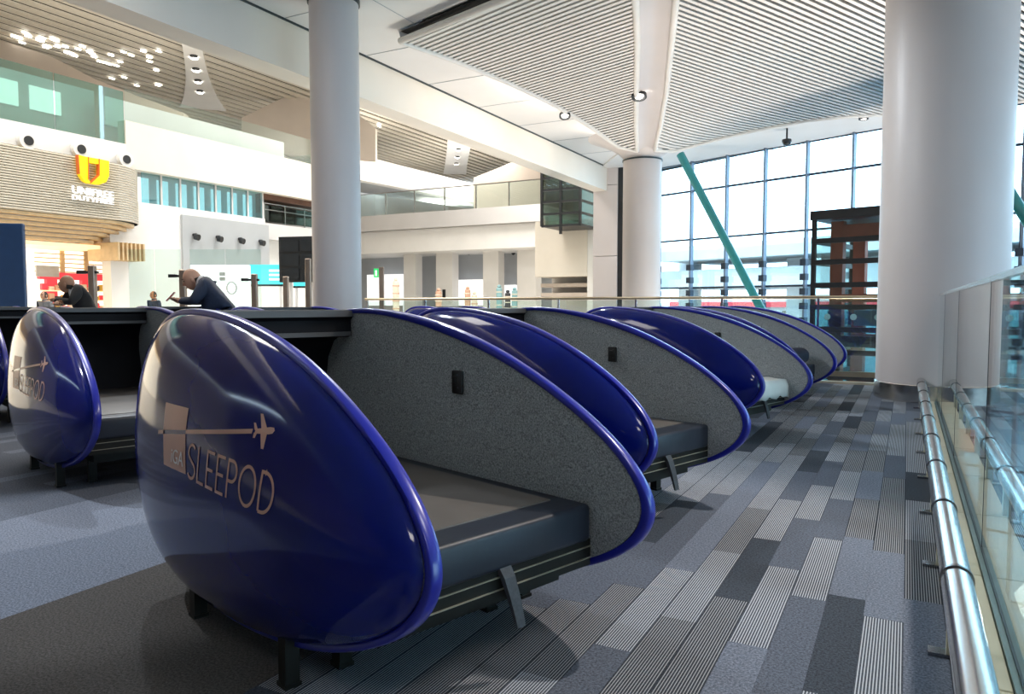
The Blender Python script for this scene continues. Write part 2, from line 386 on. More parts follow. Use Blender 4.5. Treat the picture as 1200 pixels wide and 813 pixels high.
def make_side(root, sgn):
    n = len(PROF)
    # domed shell
    mb = MB(); rs = [0.972, 0.965, 0.955, 0.94, 0.92, 0.89, 0.85, 0.80, 0.74, 0.66, 0.57, 0.47, 0.36, 0.25, 0.13, 0.05]; vs = []; fs = []
    for r in rs:
        for p in PROF:
            q = PC + (p - PC) * r; vs.append((q.x, sgn * (rimy(q.y) + 0.018 + BULGE * dome(r / 0.972)), q.y))
    for i in range(len(rs) - 1):
        for j in range(n): fs.append((i * n + j, i * n + (j + 1) % n, (i + 1) * n + (j + 1) % n, (i + 1) * n + j))
    vs.append((PC.x, sgn * (rimy(PC.y) + 0.018 + BULGE), PC.y)); c = len(vs) - 1; o = (len(rs) - 1) * n
    fs += [(o + j, o + (j + 1) % n, c) for j in range(n)]
    mb.add(vs, fs); sh = mb.build('side_shell', 'shell_blue', root, smooth='all')
    # rim band round the shell
    mb = MB(); cs = [(0.972, -0.004), (0.973, -0.014), (0.978, -0.017), (0.999, -0.017), (1.004, -0.013), (1.005, 0.0), (1.004, 0.016), (1.000, 0.020), (0.980, 0.020), (0.975, 0.016)]
    vs = []; fs = []; m = len(cs)
    for i, p in enumerate(PROF):
        for rr, yy in cs:
            # constant radial width: offset along centre ray by (rr-1)*1.05 m
            d = (p - PC); q = p + d.normalized() * (rr - 1.0) * 1.05
            vs.append((q.x, sgn * (rimy(q.y) + yy), q.y))
    for i in range(n):
        for j in range(m): fs.append((i * m + j, i * m + (j + 1) % m, ((i + 1) % n) * m + (j + 1) % m, ((i + 1) % n) * m + j))
    mb.add(vs, fs); mb.build('rim', 'rim_blue', root, smooth=50)
    # felt lining
    mb = MB(); vs = []; rs = [0.966, 0.66, 0.33]; fs = []
    for r in rs:
        for p in PROF:
            q = PC + (p - PC) * r; vs.append((q.x, sgn * (rimy(q.y) - 0.010), q.y))
    for i in range(2):
        for j in range(n): fs.append((i * n + j, i * n + (j + 1) % n, (i + 1) * n + (j + 1) % n, (i + 1) * n + j))
    fs.append(tuple(2 * n + j for j in range(n)))
    vs2 = [(v[0], v[1] + sgn * 0.02, v[2]) for v in vs]; mb.add(vs, fs); mb.add(vs2, fs)
    for j in range(n): mb.f.append((j, (j + 1) % n, (j + 1) % n + len(vs), j + len(vs))); mb.m.append(0)
    lin = mb.build('felt_lining', 'felt_grey', root)
    return sh, lin

# strokes of the lettering in logo space (x to the right, y up, cap height 1)
def arc(cx, cy, rx, ry, a0, a1, n=14): return [(cx + rx * math.cos(rad(a0 + (a1 - a0) * i / n)), cy + ry * math.sin(rad(a0 + (a1 - a0) * i / n))) for i in range(n + 1)]
GLYPH = {
    'S': (0.52, [arc(0.26, 0.755, 0.22, 0.21, 35, 250, 14)[:] + arc(0.26, 0.255, 0.24, 0.22, 75, -150, 16)]),
    'L': (0.45, [[(0.05, 1), (0.05, 0.03), (0.44, 0.03)]]),
    'E': (0.48, [[(0.45, 0.97), (0.05, 0.97), (0.05, 0.03), (0.45, 0.03)], [(0.05, 0.5), (0.40, 0.5)]]),
    'P': (0.52, [[(0.05, 0), (0.05, 0.97)] + [(0.22, 0.97)] + arc(0.24, 0.71, 0.24, 0.26, 90, -90, 12) + [(0.05, 0.45)]]),
    'O': (0.80, [arc(0.39, 0.5, 0.36, 0.48, 0, 360, 28)]),
    'D': (0.62, [[(0.05, 0.03), (0.05, 0.97), (0.18, 0.97)] + arc(0.18, 0.5, 0.40, 0.47, 90, -90, 16) + [(0.05, 0.03)]]),
}
def ribbon(mb, pts, wd, fmap, sub=3):
    P = [Vector((p[0], p[1])) for p in pts]; Q = []
    for a, b in zip(P[:-1], P[1:]):
        k = max(1, int((b - a).length / 0.04)) if sub else 1
        Q += [a + (b - a) * i / k for i in range(k)]
    Q.append(P[-1]); L = []; R = []
    for i, p in enumerate(Q):
        t0 = (Q[i] - Q[i - 1]).normalized() if i else (Q[1] - Q[0]).normalized()
        t1 = (Q[i + 1] - Q[i]).normalized() if i < len(Q) - 1 else t0
        t = (t0 + t1); t = t.normalized() if t.length > 1e-6 else t0
        nn = Vector((-t.y, t.x)); k = 1.0 / max(0.5, nn.dot(Vector((-t0.y, t0.x))))
        L.append(fmap(p + nn * wd / 2 * k)); R.append(fmap(p - nn * wd / 2 * k))
    n = len(Q); mb.add(L + R, [(i, i + 1, n + i + 1, n + i) for i in range(n - 1)])
def decal_set(root, shell):
    OFF = 0.0018
    def sm(s, z): return (s, shell_y(s, z) + OFF, z)
    def quad_grid(mb, c00, c10, c11, c01, nu=6, nv=10, off=0.0):
        vs = []; fs = []
        for j in range(nv + 1):
            for i in range(nu + 1):
                u, v = i / nu, j / nv
                s = (c00[0] * (1 - u) + c10[0] * u) * (1 - v) + (c01[0] * (1 - u) + c11[0] * u) * v
                z = (c00[1] * (1 - u) + c10[1] * u) * (1 - v) + (c01[1] * (1 - u) + c11[1] * u) * v
                x = sm(s, z); vs.append((x[0], x[1] + off, x[2]))
        for j in range(nv):
            for i in range(nu): a = j * (nu + 1) + i; fs.append((a, a + 1, a + nu + 2, a + nu + 1))
        mb.add(vs, fs)
    g = LOGO
    mb = MB(); quad_grid(mb, g['r_tl'], g['r_tr'], g['m_tr'], g['m_tl']); mb.build('logo_block', 'copper', shell); mb = MB(); quad_grid(mb, g['m_bl'], g['m_br'], g['r_br'], g['r_bl'])
    mb.build('logo_block', 'copper', shell)
    mb = MB(); quad_grid(mb, g['b0t'], g['b1t'], g['b1b'], g['b0b'], 3, 1); mb.build('logo_bar', 'copper', shell); mb = MB(); quad_grid(mb, g['b2t'], g['b3t'], g['b3b'], g['b2b'], 14, 1)
    mb.build('logo_bar', 'copper', shell)
    # aeroplane flying towards the foot end
    ax = Vector(g['plane_nose']) - Vector(g['plane_tail']); ln = ax.length * 0.92; ax.normalize(); pn = Vector((-ax.y, ax.x))
    def pm(p): c = Vector(g['plane_tail']) + ax * (p[0] * ln) + pn * (p[1] * ln); return sm(c.x, c.y)
    mb = MB()
    body = [(0, 0.07), (0.75, 0.11), (0.93, 0.09), (1.0, 0.0), (0.93, -0.09), (0.75, -0.11), (0, -0.07)]
    tx, tz = g['plane_tail']
    def wing(L): return [sm(tx + a, tz + b) for a, b in L]
    for L in ([(-0.028, 0.006), (-0.056, 0.008), (-0.010, 0.048), (0.002, 0.048)], [(-0.028, -0.002), (-0.050, -0.042), (-0.062, -0.042), (-0.058, -0.001)],
              [(0.004, 0.003), (-0.012, 0.004), (0.008, 0.022), (0.018, 0.022)], [(0.004, -0.004), (0.002, -0.018), (-0.008, -0.018), (-0.012, -0.003)]):
        mb.add(wing(L), [(0, 1, 2, 3)])
    for poly in (body,):
        mb.add([pm(p) for p in poly], [tuple(range(len(poly)))])
    mb.build('logo_aeroplane', 'copper', shell)
    # SLEEPOD
    s0, z0 = g['text_bl']; h = g['text_h']; k = g['text_k']; wtot = sum(GLYPH[c][0] + 0.10 for c in 'SLEEPOD'); sc_x = (s0 - g['text_end']) / wtot
    x = 0.0
    for ch in 'SLEEPOD':
        wd, strokes = GLYPH[ch]; mb = MB()
        for st in strokes:
            ribbon(mb, [((x + p[0]) * sc_x / h, p[1]) for p in st], 0.085, lambda p: sm(s0 - p.x * h, z0 + k * p.x * h + p.y * h))
        mb.build('logo_letter', 'copper', shell); x += wd + 0.10
    vs, fs = text_mesh('iGA', 1.0)
    mb = MB(); wmax = max(v.x for v in vs); gs, gz, gw, gh = g['iga']
    mb.add([(lambda q: (q[0], q[1] + 0.002, q[2]))(sm(gs - v.x / wmax * gw, gz + v.y * gh / 0.70)) for v in vs], fs)
    mb.add([(v[0] - 0.0022, v[1] + 0.0004, v[2]) for v in mb.v], mb.f[:])
    mb.build('logo_lettering', 'decal_white', shell)
LOGO = {'r_tl': (1.317, 0.767), 'r_tr': (1.112, 0.767), 'm_tr': (1.107, 0.698), 'm_tl': (1.312, 0.674), 'm_bl': (1.312, 0.66), 'm_br': (1.107, 0.685), 'r_br': (1.082, 0.56), 'r_bl': (1.287, 0.56), 'b0t': (1.367, 0.666), 'b1t': (1.312, 0.673), 'b1b': (1.312, 0.66), 'b0b': (1.367, 0.653), 'b2t': (1.107, 0.699), 'b3t': (0.687, 0.749), 'b3b': (0.687, 0.736), 'b2b': (1.107, 0.686), 'plane_tail': (0.674, 0.744), 'plane_nose': (0.58, 0.755), 'text_bl': (1.072, 0.552), 'text_h': 0.112, 'text_k': -0.032, 'text_end': 0.507, 'iga': (1.217, 0.581, 0.112, 0.046)}

def make_pod():
    root = empty('sleeping_pod')
    near, _ = make_side(root, 1); make_side(root, -1)
    decal_set(root, near)
    # mattress with navy bolsters round a lighter top
    hw = rimy(0.40) - 0.024
    mb = MB().rbox((1.06, 0, 0.383), (1.66, 2 * hw, 0.125), 0.018, 3); mt = mb.build('mattress', 'mattress_navy', root, smooth=40)
    mb = MB().rbox((1.08, -0.012, 0.4445), (1.46, 2 * hw - 0.16, 0.012), 0.005, 2); mb.build('mattress_top', 'mattress_top', mt, smooth=40)
    # base frame and its pale lines
    hb = rimy(0.28) - 0.022
    mb = MB().bx(0.245, 1.80, -hb, hb, 0.235, 0.322); bf = mb.build('base_frame', 'base_black', root)
    for z in (0.300, 0.262):
        MB().bx(0.238, 0.246, -hb, hb, z - 0.0011, z + 0.0011).build('trim_line', 'base_line', bf)
    mb = MB().bx(0.34, 1.70, -hb + 0.05, hb - 0.05, 0.17, 0.236); mb.build('under_frame', 'base_black', root)
    for s in (0.63, 1.30):
        for y in (0.475, 0.30, -0.30, -0.475):
            top = 0.17 if abs(y) < 0.4 else 0.26
            mb = MB().bx(s - 0.022, s + 0.022, y - 0.022, y + 0.022, 0.0, top).bx(s - 0.026, s + 0.026, y - 0.026, y + 0.026, 0.0, 0.012); mb.build('leg', 'base_black', root)
    # pull strap hanging at the foot
    L = [(0.262, 0.334), (0.235, 0.332), (0.218, 0.30), (0.205, 0.24), (0.196, 0.18), (0.194, 0.150), (0.202, 0.150), (0.212, 0.20), (0.226, 0.26), (0.240, 0.30), (0.262, 0.315)]
    mb = MB()
    for i, (s, z) in enumerate(L): pass
    n = len(L); y0, y1 = -0.035, 0.010
    yo = [(y0 - 0.02 * (0.33 - z) / 0.18 * 1.2, y1 - 0.02 * (0.33 - z) / 0.18 * 1.2 - 0.012 * (0.33 - z) / 0.18) for s, z in L]
    mb.add([(s, yo[i][0], z) for i, (s, z) in enumerate(L)] + [(s, yo[i][1], z) for i, (s, z) in enumerate(L)],
           [(i, (i + 1) % n, (i + 1) % n + n, i + n) for i in range(n)] + [tuple(range(n))[::-1], tuple(range(n, 2 * n))])
    mb.build('pull_strap', 'strap_grey', root)
    # hood over the head end and the back panel behind the pillow
    prof = [(1.612, 1.045), (1.612, 1.072), (1.648, 1.078), (1.75, 1.062), (1.84, 1.005), (1.912, 0.9), (1.948, 0.74), (1.942, 0.58), (1.9, 0.42), (1.828, 0.3), (1.804, 0.3), (1.852, 0.42), (1.888, 0.58), (1.894, 0.74), (1.858, 0.85), (1.792, 0.93), (1.732, 0.955), (1.66, 0.952), (1.633, 0.965), (1.63, 1.03)]
    n = len(prof); mb = MB(); w = lambda z: rimy(z) - 0.012
    mb.add([(s, -w(z), z) for s, z in prof] + [(s, w(z), z) for s, z in prof], [(i, (i + 1) % n, (i + 1) % n + n, i + n) for i in range(n)])
    hood = mb.build('hood', 'hood_black', root, smooth=30)
    MB().bx(1.604, 1.625, -w(1.06), w(1.06), 1.046, 1.074).build('hood_edge', 'hood_edge', hood)
    MB().bx(1.628, 1.637, -w(0.98), w(0.98), 0.958, 0.978).build('hood_lip', 'hood_edge', hood)
    # power socket on the far lining
    z = 0.80; y = -(rimy(z) - 0.012); p = empty('x')  # temporary frame
    bpy.data.objects.remove(p)
    mb = MB().rbox((0.885, y + 0.006, z), (0.062, 0.014, 0.092), 0.006, 2); so = mb.build('power_socket', 'plastic_black', root, smooth=40)
    mb = MB().rbox((0.892, y + 0.0135, z + 0.006), (0.022, 0.004, 0.034), 0.0018, 1); mb.build('socket_hole', 'socket_hole', so)
    for dz in (0.030, -0.020): MB().box((0.876, y + 0.0138, z + dz), (0.006, 0.003, 0.006)).build('screw', 'strap_grey', so)
    return root
YAW = rad(134.0); PU = Vector((math.cos(YAW), math.sin(YAW), 0)); PW = Vector((math.sin(YAW), -math.cos(YAW), 0))
P1 = PU * 1.325 + PW * 1.465
PODS = [
    ((0, 0), 'glossy blue sleeping pod nearest the camera, with iGA SLEEPOD logo in full view'),
    ((0.82, 1.625), 'second blue sleeping pod beside the walkway, empty navy mattress'),
    ((2.12, 4.02), 'blue sleeping pod with a white sheet on its mattress'),
    ((3.10, 5.79), 'fourth blue sleeping pod beside the walkway, navy bundle at its foot'),
    ((3.82, 7.15), 'farthest blue sleeping pod in the front row, next to the glass railing'),
]
Q2 = PU * 3.15 + PW * 0.13
ROWB = [
    (Q2, 'blue sleeping pod behind the nearest one at left, whole oval shell visible'),
    (Q2 * 2, 'blue sleeping pod cut off by the left edge of the picture'),
    (Q2 + Vector((0.85, 1.613, 0)), 'second-row blue sleeping pod showing only its rim tip above the nearest pod hood'),
    (Q2 + Vector((2.18, 4.0, 0)), 'second-row blue sleeping pod beyond the second walkway pod, only its top showing'),
    (Q2 * 3, 'fourth-row blue sleeping pod under the man in the black suit'),
    (Q2 * 2 + Vector((0.85, 1.613, 0)), 'third-row blue sleeping pod under the leaning man in the navy suit'),
]
proto = make_pod(); POD_OBJS = []
for i, (off, lab) in enumerate(PODS + ROWB):
    o = proto if i == 0 else copy_tree(proto, None, i in (5, 6))
    off = Vector((off[0], off[1], 0)); o.location = P1 + off; o.rotation_euler = (0, 0, YAW)
    tag(o, lab, 'sleeping pod', 'blue sleeping pods set out in rows'); POD_OBJS.append(o)
def pod_point(i, s, y, z): return POD_OBJS[i].location + PU * s - PW * y + Vector((0, 0, z))
# ------------------------------------------------------------------ right glass balustrade, kerb and bumper rail
GQ = 0.318
mb = MB().bx(0.150, GQ - 0.03, -2.0, 9.35, 0.0, 0.035); kerb_root = empty('kerb', (0, 0, 0), BROT)
tag(kerb_root, 'cream stone kerb along the foot of the glass balustrade', 'kerb')
for k in range(11):
    t0 = -1.6 + k; MB().rbox((0.219, t0 + 0.5, 0.0175), (0.138, 0.994, 0.035), 0.003, 1).build('kerb_stone', 'kerb_cream', kerb_root)
bal = empty('glass_balustrade', (0, 0, 0), BROT); tag(bal, 'frameless glass balustrade with steel cap running up to the big column', 'balustrade')
MB().bx(GQ - 0.028, GQ + 0.030, -2.0, 9.30, 0.0, 0.045).build('base_channel', 'channel_green', bal)
MB().bx(GQ - 0.010, GQ + 0.010, -2.0, 9.30, 0.045, 0.052).build('gasket', 'joint_dark', bal)
ends = [-2.0, 0.15, 1.95, 3.75, 5.95, 8.1, 9.30]
for a, b in zip(ends[:-1], ends[1:]):
    MB().bx(GQ - 0.006, GQ + 0.006, a + 0.006, b - 0.006, 0.05, 1.198).build('glass_panel', 'glass_rail', bal)
    if b < 9: MB().bx(GQ - 0.007, GQ + 0.007, b - 0.005, b + 0.005, 0.05, 1.198).build('panel_joint', 'joint_dark', bal)
MB().bx(GQ - 0.018, GQ + 0.018, -2.0, 9.30, 1.196, 1.218).build('top_cap', 'steel', bal)
rail = empty('bumper_rail', (0, 0, 0), BROT); tag(rail, 'low tubular stainless steel rail on brackets along the walkway kerb', 'rail')
RQ, RZ, RR = 0.158, 0.245, 0.044
MB().tube([(RQ, -2.0, RZ), (RQ, 3.0, RZ), (RQ, 9.55, RZ)], RR, 24).build('rail_tube', 'steel', rail, smooth=40)
for t in (0.2, 1.75, 2.65, 3.55, 4.45, 5.35, 6.25, 7.15, 8.05, 8.95):
    MB().tube([(RQ, t - 0.009, RZ), (RQ, t + 0.009, RZ)], RR + 0.005, 24).build('collar', 'steel_dark', rail, smooth=40)
    MB().bx(RQ - 0.022, RQ + 0.012, t - 0.022, t + 0.022, 0.0, RZ - 0.02).build('bracket', 'bracket_beige', rail)
    MB().bx(RQ - 0.072, RQ + 0.012, t - 0.026, t + 0.026, 0.0, 0.012).build('foot_plate', 'steel_dark', rail)
# ------------------------------------------------------------------ columns
def column(name, x, y, r, z0, z1, label, base=None, ring=None):
    root = empty(name, (x, y, z0)); tag(root, label, 'column', 'round white columns')
    MB().lathe([(r, 0.0 if not base else base), (r, z1 - z0)], 96).build('shaft', 'column_white', root, smooth=40)
    if base: MB().lathe([(r + 0.012, 0.0), (r + 0.012, base - 0.008), (r + 0.004, base)], 96).build('steel_skirt', 'steel', root, smooth=30)
    if ring: MB().lathe([(r + 0.02, z1 - z0 - ring), (r + 0.02, z1 - z0)], 96).build('top_ring', 'joint_dark', root, smooth=30)
    return root
column('column', 5.03, 8.72, 0.672, 0.0, 5.0, 'thick white round column at right with a steel skirt', base=0.20)
column('column', -2.38, 10.15, 0.325, 0.0, 5.15, 'slender white round column rising behind the nearest pods', base=0.20, ring=0.05)
# ------------------------------------------------------------------ far railing
fr = empty('far_railing', (0, 0, 0), BROT); tag(fr, 'glass railing with slim brass top rail beyond the last pods', 'railing')
MB().tube([(-9.2, TE + 0.05, 1.205), (0.25, TE + 0.05, 1.205)], 0.022, 16).build('top_rail', 'rail_brass', fr, smooth=40)
MB().bx(-9.2, 0.25, TE + 0.02, TE + 0.10, 0.10, 0.17).build('bottom_rail', 'rail_brass', fr)
MB().bx(-9.2, 0.25, TE - 0.02, TE + 0.12, -0.006, 0.03).build('floor_trim', 'bracket_beige', fr)
for k in range(8):
    q = -9.15 + k * 1.34; MB().bx(q - 0.014, q + 0.014, TE + 0.035, TE + 0.065, 0.03, 1.19).build('post', 'steel', fr)
    if k < 7: MB().bx(q + 0.02, q + 1.32, TE + 0.045, TE + 0.055, 0.17, 1.17).build('glass_panel', 'glass_clear', fr)
# ------------------------------------------------------------------ things left on the pods
def pillow(name, i, s, y, z, d, m, label, cat, rz):
    mb = MB().rbox((0, 0, 0), d, min(d) * 0.42, 5); o = mb.build(name, m, smooth='all')
    for v in o.data.vertices: v.co.z *= 1.0 + 0.25 * math.cos(v.co.x * 9) * math.cos(v.co.y * 9) - 0.2
    o.location = pod_point(i, s, y, z); o.rotation_euler = (0, 0, YAW + rz); tag(o, label, cat); return o
# white sheet over the third pod's mattress
hw = rimy(0.40) - 0.018; mb = MB(); vs = []; fs = []; nx, ny = 40, 24
path = [(-hw, 0.30), (-hw, 0.34), (-hw, 0.40), (-hw + 0.02, 0.452)] + [(-hw + 0.03 + (2 * hw - 0.06) * k / 12, 0.456) for k in range(13)] + [(hw - 0.02, 0.452), (hw, 0.40), (hw, 0.34), (hw, 0.30)]
xs = [(0.212, 0.31), (0.207, 0.35), (0.208, 0.41), (0.222, 0.456)] + [(0.25 + k * 0.06, 0.457) for k in range(14)]
for i, (s, zc) in enumerate(xs):
    for j, (y, zt) in enumerate(path):
        z = min(zc, zt) if i > 3 else (zc if 3 < j < 16 else min(zc, zt))
        wob = 0.006 * math.sin(y * 31 + s * 17) + 0.004 * math.sin(y * 57 - s * 40)
        vs.append((s - (abs(wob) if i < 4 else 0), y, z + (wob * 0.6 + 0.004 if (i > 3 and 3 < j < 16) else (wob * 2 if i == 0 else 0))))
n = len(path); fs = [(a * n + b, a * n + b + 1, (a + 1) * n + b + 1, (a + 1) * n + b) for a in range(len(xs) - 1) for b in range(n - 1)]
o = MB().add(vs, fs).build('bed_sheet', 'sheet_white', smooth='all'); o.location = POD_OBJS[2].location; o.rotation_euler = (0, 0, YAW)
sm = o.modifiers.new('thick', 'SOLIDIFY'); sm.thickness = 0.004
tag(o, 'rumpled white sheet covering the mattress of the third walkway pod', 'bed sheet')
pillow('cushion', 2, 0.42, 0.18, 0.50, (0.22, 0.34, 0.09), 'pillow_navy', 'dark navy cushion lying on the white sheet', 'cushion', 0.2)
pillow('cushion', 3, 0.35, -0.12, 0.54, (0.20, 0.42, 0.20), 'pillow_navy', 'dark navy bundle at the foot of the fourth walkway pod', 'cushion', -0.1)
# ------------------------------------------------------------------ ceilings over the walkway
MC = Vector((2.95, 17.0)); MR = 0.43
ZV = 5.0
def zv(x, y):
    d = max(0.0, (Vector((x, y)) - MC).length - MR)
    return ZV - 0.64 * math.exp(-d / 1.9)
column('column', MC.x, MC.y, MR, -5.0, 4.36, 'white round column carrying the slatted vault by the window', ring=0.03)
ARCH = [(-1.65, 11.2), (-0.9, 12.05), (-0.1, 13.05), (0.75, 14.2), (1.45, 15.2), (2.0, 15.95), (2.42, 16.5)]
EDIR = Vector((0.719, -0.695))
E1 = (ARCH[0][0] + EDIR.x * 14, ARCH[0][1] + EDIR.y * 14)
# flat soffit (left of the vault) in world coordinates
L2 = [Bp(-7.93, t) for t in (-12, 21.6)]
poly = [(L2[0].x, L2[0].y), (L2[1].x, L2[1].y), (MC.x - 0.3, MC.y + 0.4)] + [(p[0], p[1]) for p in ARCH[::-1]] + [E1, (E1[0] + 4, -12)]
sof = struct(MB().prism(poly, 5.16, 5.4), 'ceiling', 'soffit_white', rot=0.0, label='flat white panelled ceiling over the pods')
# panel joints on the soffit
for k in range(14):
    t = -1.0 + k * 1.8; a = Bp(-7.9, t, 5.157); b = Bp(-2.2, t, 5.157)
    MB().tube([a, b], 0.006, 4).build('ceiling_joint', 'wall_grey', sof)
for q in (-6.4, -4.6, -2.8):
    MB().tube([Bp(q, -2, 5.157), Bp(q, 12.5, 5.157)], 0.006, 4).build('ceiling_joint', 'wall_grey', sof)
# cream fascia on the hall side
struct(MB().bx(-8.35, -7.93, -12, 22.5, 4.46, 5.30), 'trim_1', 'fascia_cream', label='cream edge beam of the flat ceiling')
struct(MB().bx(-7.935, -7.905, -12, 22.5, 5.135, 5.165), 'trim_2', 'joint_dark', label='dark shadow gap between ceiling and edge beam')
def clip(poly, p, d):
    """parameters where the line p + s d crosses the polygon"""
    nrm = Vector((-d.y, d.x)); out = []; n = len(poly)
    for i in range(n):
        a = Vector(poly[i]) - p; b = Vector(poly[(i + 1) % n]) - p; da = a.dot(nrm); db = b.dot(nrm)
        if (da < 0) != (db < 0): k = da / (da - db); out.append((a + (b - a) * k).dot(d))
    return sorted(out)
def slat_field(poly, d, pitch, wd, th, zf, step=0.35):
    d = d.normalized(); nrm = Vector((-d.y, d.x)); offs = [Vector(p).dot(nrm) for p in poly]; mb = MB(); c = min(offs) + pitch / 2
    while c < max(offs):
        ss = clip(poly, nrm * c, d)
        for s0, s1 in zip(ss[0::2], ss[1::2]):
            if s1 - s0 < 0.05: continue
            m = max(1, int((s1 - s0) / step)); vs = []; fs = []
            for i in range(m + 1):
                p = nrm * c + d * (s0 + (s1 - s0) * i / m); a = p - nrm * wd / 2; b = p + nrm * wd / 2
                za, zb = zf(a.x, a.y), zf(b.x, b.y)
                vs += [(a.x, a.y, za), (b.x, b.y, zb), (b.x, b.y, zb + th), (a.x, a.y, za + th)]
            for i in range(m):
                for j in range(4): fs.append((i * 4 + j, i * 4 + (j + 1) % 4, i * 4 + 4 + (j + 1) % 4, i * 4 + 4 + j))
            fs += [(3, 2, 1, 0), tuple(m * 4 + j for j in range(4))]
            mb.add(vs, fs)
        c += pitch
    return mb
def sheet(poly, zf, dz, n=1):
    """triangulated backing sheet following the vault"""
    bm = bmesh.new(); vs = [bm.verts.new((p[0], p[1], 0)) for p in poly]; bm.faces.new(vs); bmesh.ops.triangulate(bm, faces=bm.faces[:])
    for _ in range(4):
        es = [e for e in bm.edges if e.calc_length() > 0.6]
        if es: bmesh.ops.subdivide_edges(bm, edges=es, cuts=1); bmesh.ops.triangulate(bm, faces=bm.faces[:])
    bm.verts.index_update(); mb = MB().add([(v.co.x, v.co.y, zf(v.co.x, v.co.y) + dz) for v in bm.verts], [[v.index for v in f.verts] for f in bm.faces]); bm.free(); return mb
def border(pts, zf, r=0.045, dz=0.0, cl=False): return MB().tube([(p[0], p[1], zf(p[0], p[1]) + dz) for p in pts], r, 8, closed=cl)
def densify(pts, st=0.4):
    o = []
    for a, b in zip(pts[:-1], pts[1:]):
        a, b = Vector(a), Vector(b); k = max(1, int((b - a).length / st)); o += [tuple(a + (b - a) * i / k) for i in range(k)]
    return o + [tuple(pts[-1])]
RIBL = [(2.72, 16.35), (2.50, 15.2), (2.22, 13.5), (1.85, 11.2), (1.50, 9.3), (0.75, 5.0)]
RIBR = [(3.10, 16.30), (3.00, 15.2), (2.76, 13.5), (2.36, 11.2), (2.02, 9.3), (1.30, 5.0)]
polyL = densify(ARCH[:-1] + [(2.32, 16.3)]) + densify(RIBL) + [(E1[0] - EDIR.x * 4, E1[1] - EDIR.y * 4)]
polyL = [p for p in polyL]
EDGER = [(3.55, 16.5), (4.1, 16.35), (4.7, 16.1), (5.4, 15.75), (6.0, 15.45), (6.9, 15.25), (7.8, 15.25), (9.0, 14.9), (10.4, 13.9)]
polyR = densify(RIBR[::-1]) + densify(EDGER) + [(13.0, 9.0), (13.0, 4.0), (6.0, 3.0)]
vt = empty('slatted_vault', (0, 0, 0)); vt['kind'] = 'structure'; vt['label'] = 'white slatted vault flowing down to the round column'; vt.name = 'ceiling_vault'
A1 = Vector((-0.70, 0.714)); A2 = Vector((0.80, 0.60))
o = slat_field(polyL, A1, 0.112, 0.060, 0.03, zv).build('slat_field', 'slat_white', vt); o['kind'] = 'stuff'
o = slat_field(polyR, A2, 0.112, 0.060, 0.03, zv).build('slat_field', 'slat_white', vt); o['kind'] = 'stuff'
sheet(polyL, zv, 0.14).build('backing', 'void_dark', vt, recalc=False); sheet(polyR, zv, 0.14).build('backing', 'void_dark', vt, recalc=False)  # dark sheets stand in for the unlit void above the slats
border(polyL, zv, 0.05, 0.0, True).build('border', 'slat_white', vt, smooth=60); border(polyR, zv, 0.05, 0.0, True).build('border', 'slat_white', vt, smooth=60)
# smooth rib between the two panels, flaring into the capital
mb = MB(); Ld = densify(RIBL, 0.3); Rd = densify(RIBR, 0.3); n = min(len(Ld), len(Rd)); vs = []
for i in range(n):
    a = Vector(Ld[i]); b = Vector(Rd[i])
    for k in range(7):
        p = a + (b - a) * k / 6; bulge = 0.10 * math.sin(math.pi * k / 6); vs.append((p.x, p.y, zv(p.x, p.y) - 0.02 + bulge))
mb.add(vs, [(i * 7 + k, i * 7 + k + 1, (i + 1) * 7 + k + 1, (i + 1) * 7 + k) for i in range(n - 1) for k in range(6)]); mb.build('rib', 'column_white', vt, smooth='all', recalc=False)
# capital: funnel round the column head
prof = [(MR, 4.36), (MR + 0.02, 4.42), (MR + 0.10, 4.50), (MR + 0.24, 4.60), (MR + 0.48, 4.72), (MR + 0.8, 4.84)]
MB().lathe(prof, 72, (MC.x, MC.y, 0), cap=False).build('capital', 'column_white', vt, smooth='all', recalc=False)
# curved white apron under the left arch and the soffit strip behind the right edge
mb = MB(); Ad = densify(ARCH, 0.3); vs = []
for i, p in enumerate(Ad):
    u = i / (len(Ad) - 1); z = zv(*p); out = 0.06 + 0.16 * math.sin(math.pi * u) ; nx = Vector((-0.80, 0.60)) * out
    for k in range(6):
        w = k / 5; vs.append((p[0] + nx.x * w, p[1] + nx.y * w, z + 0.06 + (5.155 - z - 0.06) * math.sin(w * math.pi / 2)))
mb.add(vs, [(i * 6 + k, i * 6 + k + 1, (i + 1) * 6 + k + 1, (i + 1) * 6 + k) for i in range(len(Ad) - 1) for k in range(5)]); mb.build('apron', 'soffit_white', vt, smooth='all', recalc=False)
def downlight(p, r, label, tilt=(0, 0, 0)):
    root = empty('downlight', p); root.rotation_euler = tilt; tag(root, label, 'ceiling light', 'round recessed ceiling lights')
    MB().lathe([(r, 0.02), (r, -0.03), (r * 0.80, -0.03), (r * 0.72, 0.01)], 32, cap=False).build('housing', 'frame_black', root, smooth=30)
    MB().lathe([(r * 0.58, 0.005), (r * 0.5, -0.022), (r * 0.1, -0.028)], 24).build('lens', 'lamp_glow', root, smooth=40)
p = at(749, 117, 13.6); downlight((p.x, p.y, zv(p.x, p.y) - 0.02), 0.135, 'round black downlight on the rib above the window column', (rad(-18), 0, 0))
p = at(662, 134, 14.7); downlight((p.x, p.y, zv(p.x, p.y) - 0.05), 0.11, 'round downlight on the curved left edge of the slatted vault', (rad(-25), 0, 0))
